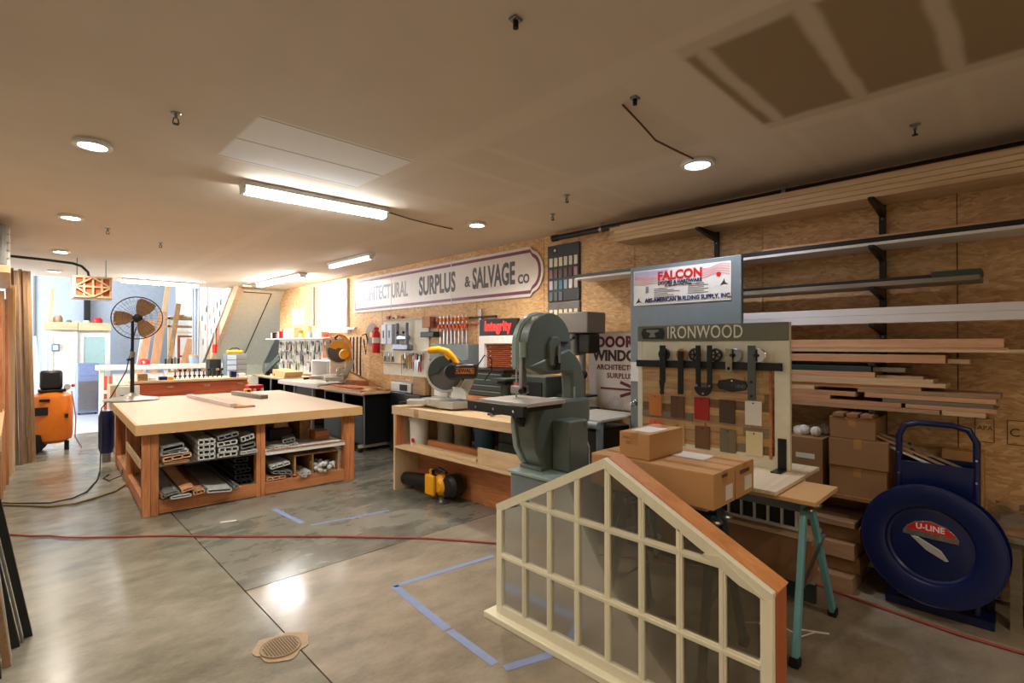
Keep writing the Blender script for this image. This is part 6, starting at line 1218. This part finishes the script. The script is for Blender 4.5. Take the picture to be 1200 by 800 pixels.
for k in range(4): MB().cyl((3.06+.045*k, 13.98+.03*k, 0), (3.07+.045*k, 14.02+.03*k, 3.4), .018, n=10).build('steel_tube', M_steel if k % 2 else plain('blue_steel', (130, 142, 160), .4, .5), None, label='%s tall grey tube standing at the corner of the stairs' % ORD[k], cat='tube', group='tall tubes at the stair corner')
t = thing('frame_rack', 'shelf rack of wooden window frames in the back room corner', 'rack', (3.2, 15.2, 0))
for z in (.9, 2.05, 2.25): MB().box(2.75, 3.7, 15.0, 15.5, z, z+.05).build('rack_shelf', M_oak, t)
for x in (2.75, 3.65): MB().box(x, x+.05, 15.0, 15.06, 0, 2.3).build('rack_post', M_pineZ, t)
for a in ((2.82, 2.87, .96, 1.95), (3.45, 3.5, .96, 1.95), (2.87, 3.45, 1.9, 1.95)): MB().box(a[0], a[1], 14.9, 14.96, a[2], a[3]).build('outer_frame', M_primwood, t)
for a in ((2.95, 3.0, .96, 1.85), (3.35, 3.4, .96, 1.85), (3.0, 3.35, 1.8, 1.85), (3.0, 3.35, 1.3, 1.35)): MB().box(a[0], a[1], 14.97, 15.0, a[2], a[3]).build('inner_frame', M_redw, t)
for k in range(5): MB().box(2.8+.17*k, 2.93+.17*k, 15.05, 15.3, 2.301, 2.34+.03*(k % 2)).build('shelf_scrap', (M_white, M_oak, M_vinyl, M_tan, M_iron)[k], None, .005, label='%s small item on top of the frame rack' % ('white', 'brown', 'pale grey', 'tan', 'dark')[k], cat='item')
MB().box(3.28, 3.34, 12.9, 12.92, 1.35, 1.5).build('red_box', M_red, None, label='small bright red box hung at the edge of the stair pegboard', cat='box') if 0 else None
t = thing('stair_tool_rack', 'red box and hanging thin tools beside the tall tubes', 'rack', (3.36, 13.4, 1.2)); MB().box(3.33, 3.375, 13.2, 13.42, 1.42, 1.62).build('red_box', M_red, t, .004)
for k in range(5): MB().box(3.36, 3.375, 13.0+.12*k, 13.02+.12*k, 1.55, 2.1-.05*k).build('thin_tool', (M_vin2, M_red, M_iron, M_vinyl, M_steel)[k], t)
t = thing('blue_wall_fittings', 'dark vertical pipe on the pale blue far wall', 'pipe', (1.35, 17.0, 2.0)); MB().box(1.3, 1.42, 16.95, 17.1, 1.2, 4.0).build('pipe_tube', M_iron, t, .01)
MB().box(.35, .38, 17.05, 17.1, 0, 4.1).build('conduit', M_vin2, None, label='thin grey conduit on the far blue wall near the standing boards', cat='conduit')
t = thing('bucket', 'white and blue tub on the counter below the yellow levels', 'tub', (3.0, 13.6, 1.18)); MB().cyl((3.0, 13.6, 1.181), (3.0, 13.6, 1.36), .09, .1, 18).build('tub_body', plain('tub_blue', (150, 180, 210), .5), t); MB().cyl((3.0, 13.6, 1.36), (3.0, 13.6, 1.38), .105, n=18).build('yellow_lid', M_yellow, t)
t = thing('hard_hat', 'red hard hat on the white counter behind the fan pole', 'hat', (2.05, 13.6, 1.18)); MB().lathe([(.15, 0), (.115, .01), (.11, .06), (.08, .11), (.03, .13), (.001, .132)], T(2.05, 13.6, 1.181), 20, cap=False).build('shell', M_red, t); MB().cyl((2.02, 13.49, 1.23), (2.03, 13.5, 1.23), .03, n=10).build('white_badge', M_white, t)
for k in range(5): MB().cyl((2.45+.06*k, 13.6, 1.181), (2.45+.06*k, 13.6, 1.3+.03*(k % 2)), .022, n=10).build('bottle', (M_iron, M_steel)[k % 2], None, label='%s dark little bottle on the white counter' % ORD[k], cat='bottle', group='bottles on the white counter')
# blue tank behind the work table
t = thing('blue_drum', 'slim blue tank standing behind the left legs of the work table', 'tank', (.98, 8.95, 0)); MB().lathe([(.001, .12), (.07, .12), (.09, .2), (.09, .62), (.07, .7), (.001, .72)], T(.93, 8.95, 0), 20, cap=False).build('tank_shell', M_blue, t); MB().cyl((.93, 8.95, 0), (.93, 8.95, .12), .05, n=12).build('foot_ring', M_steel, t)
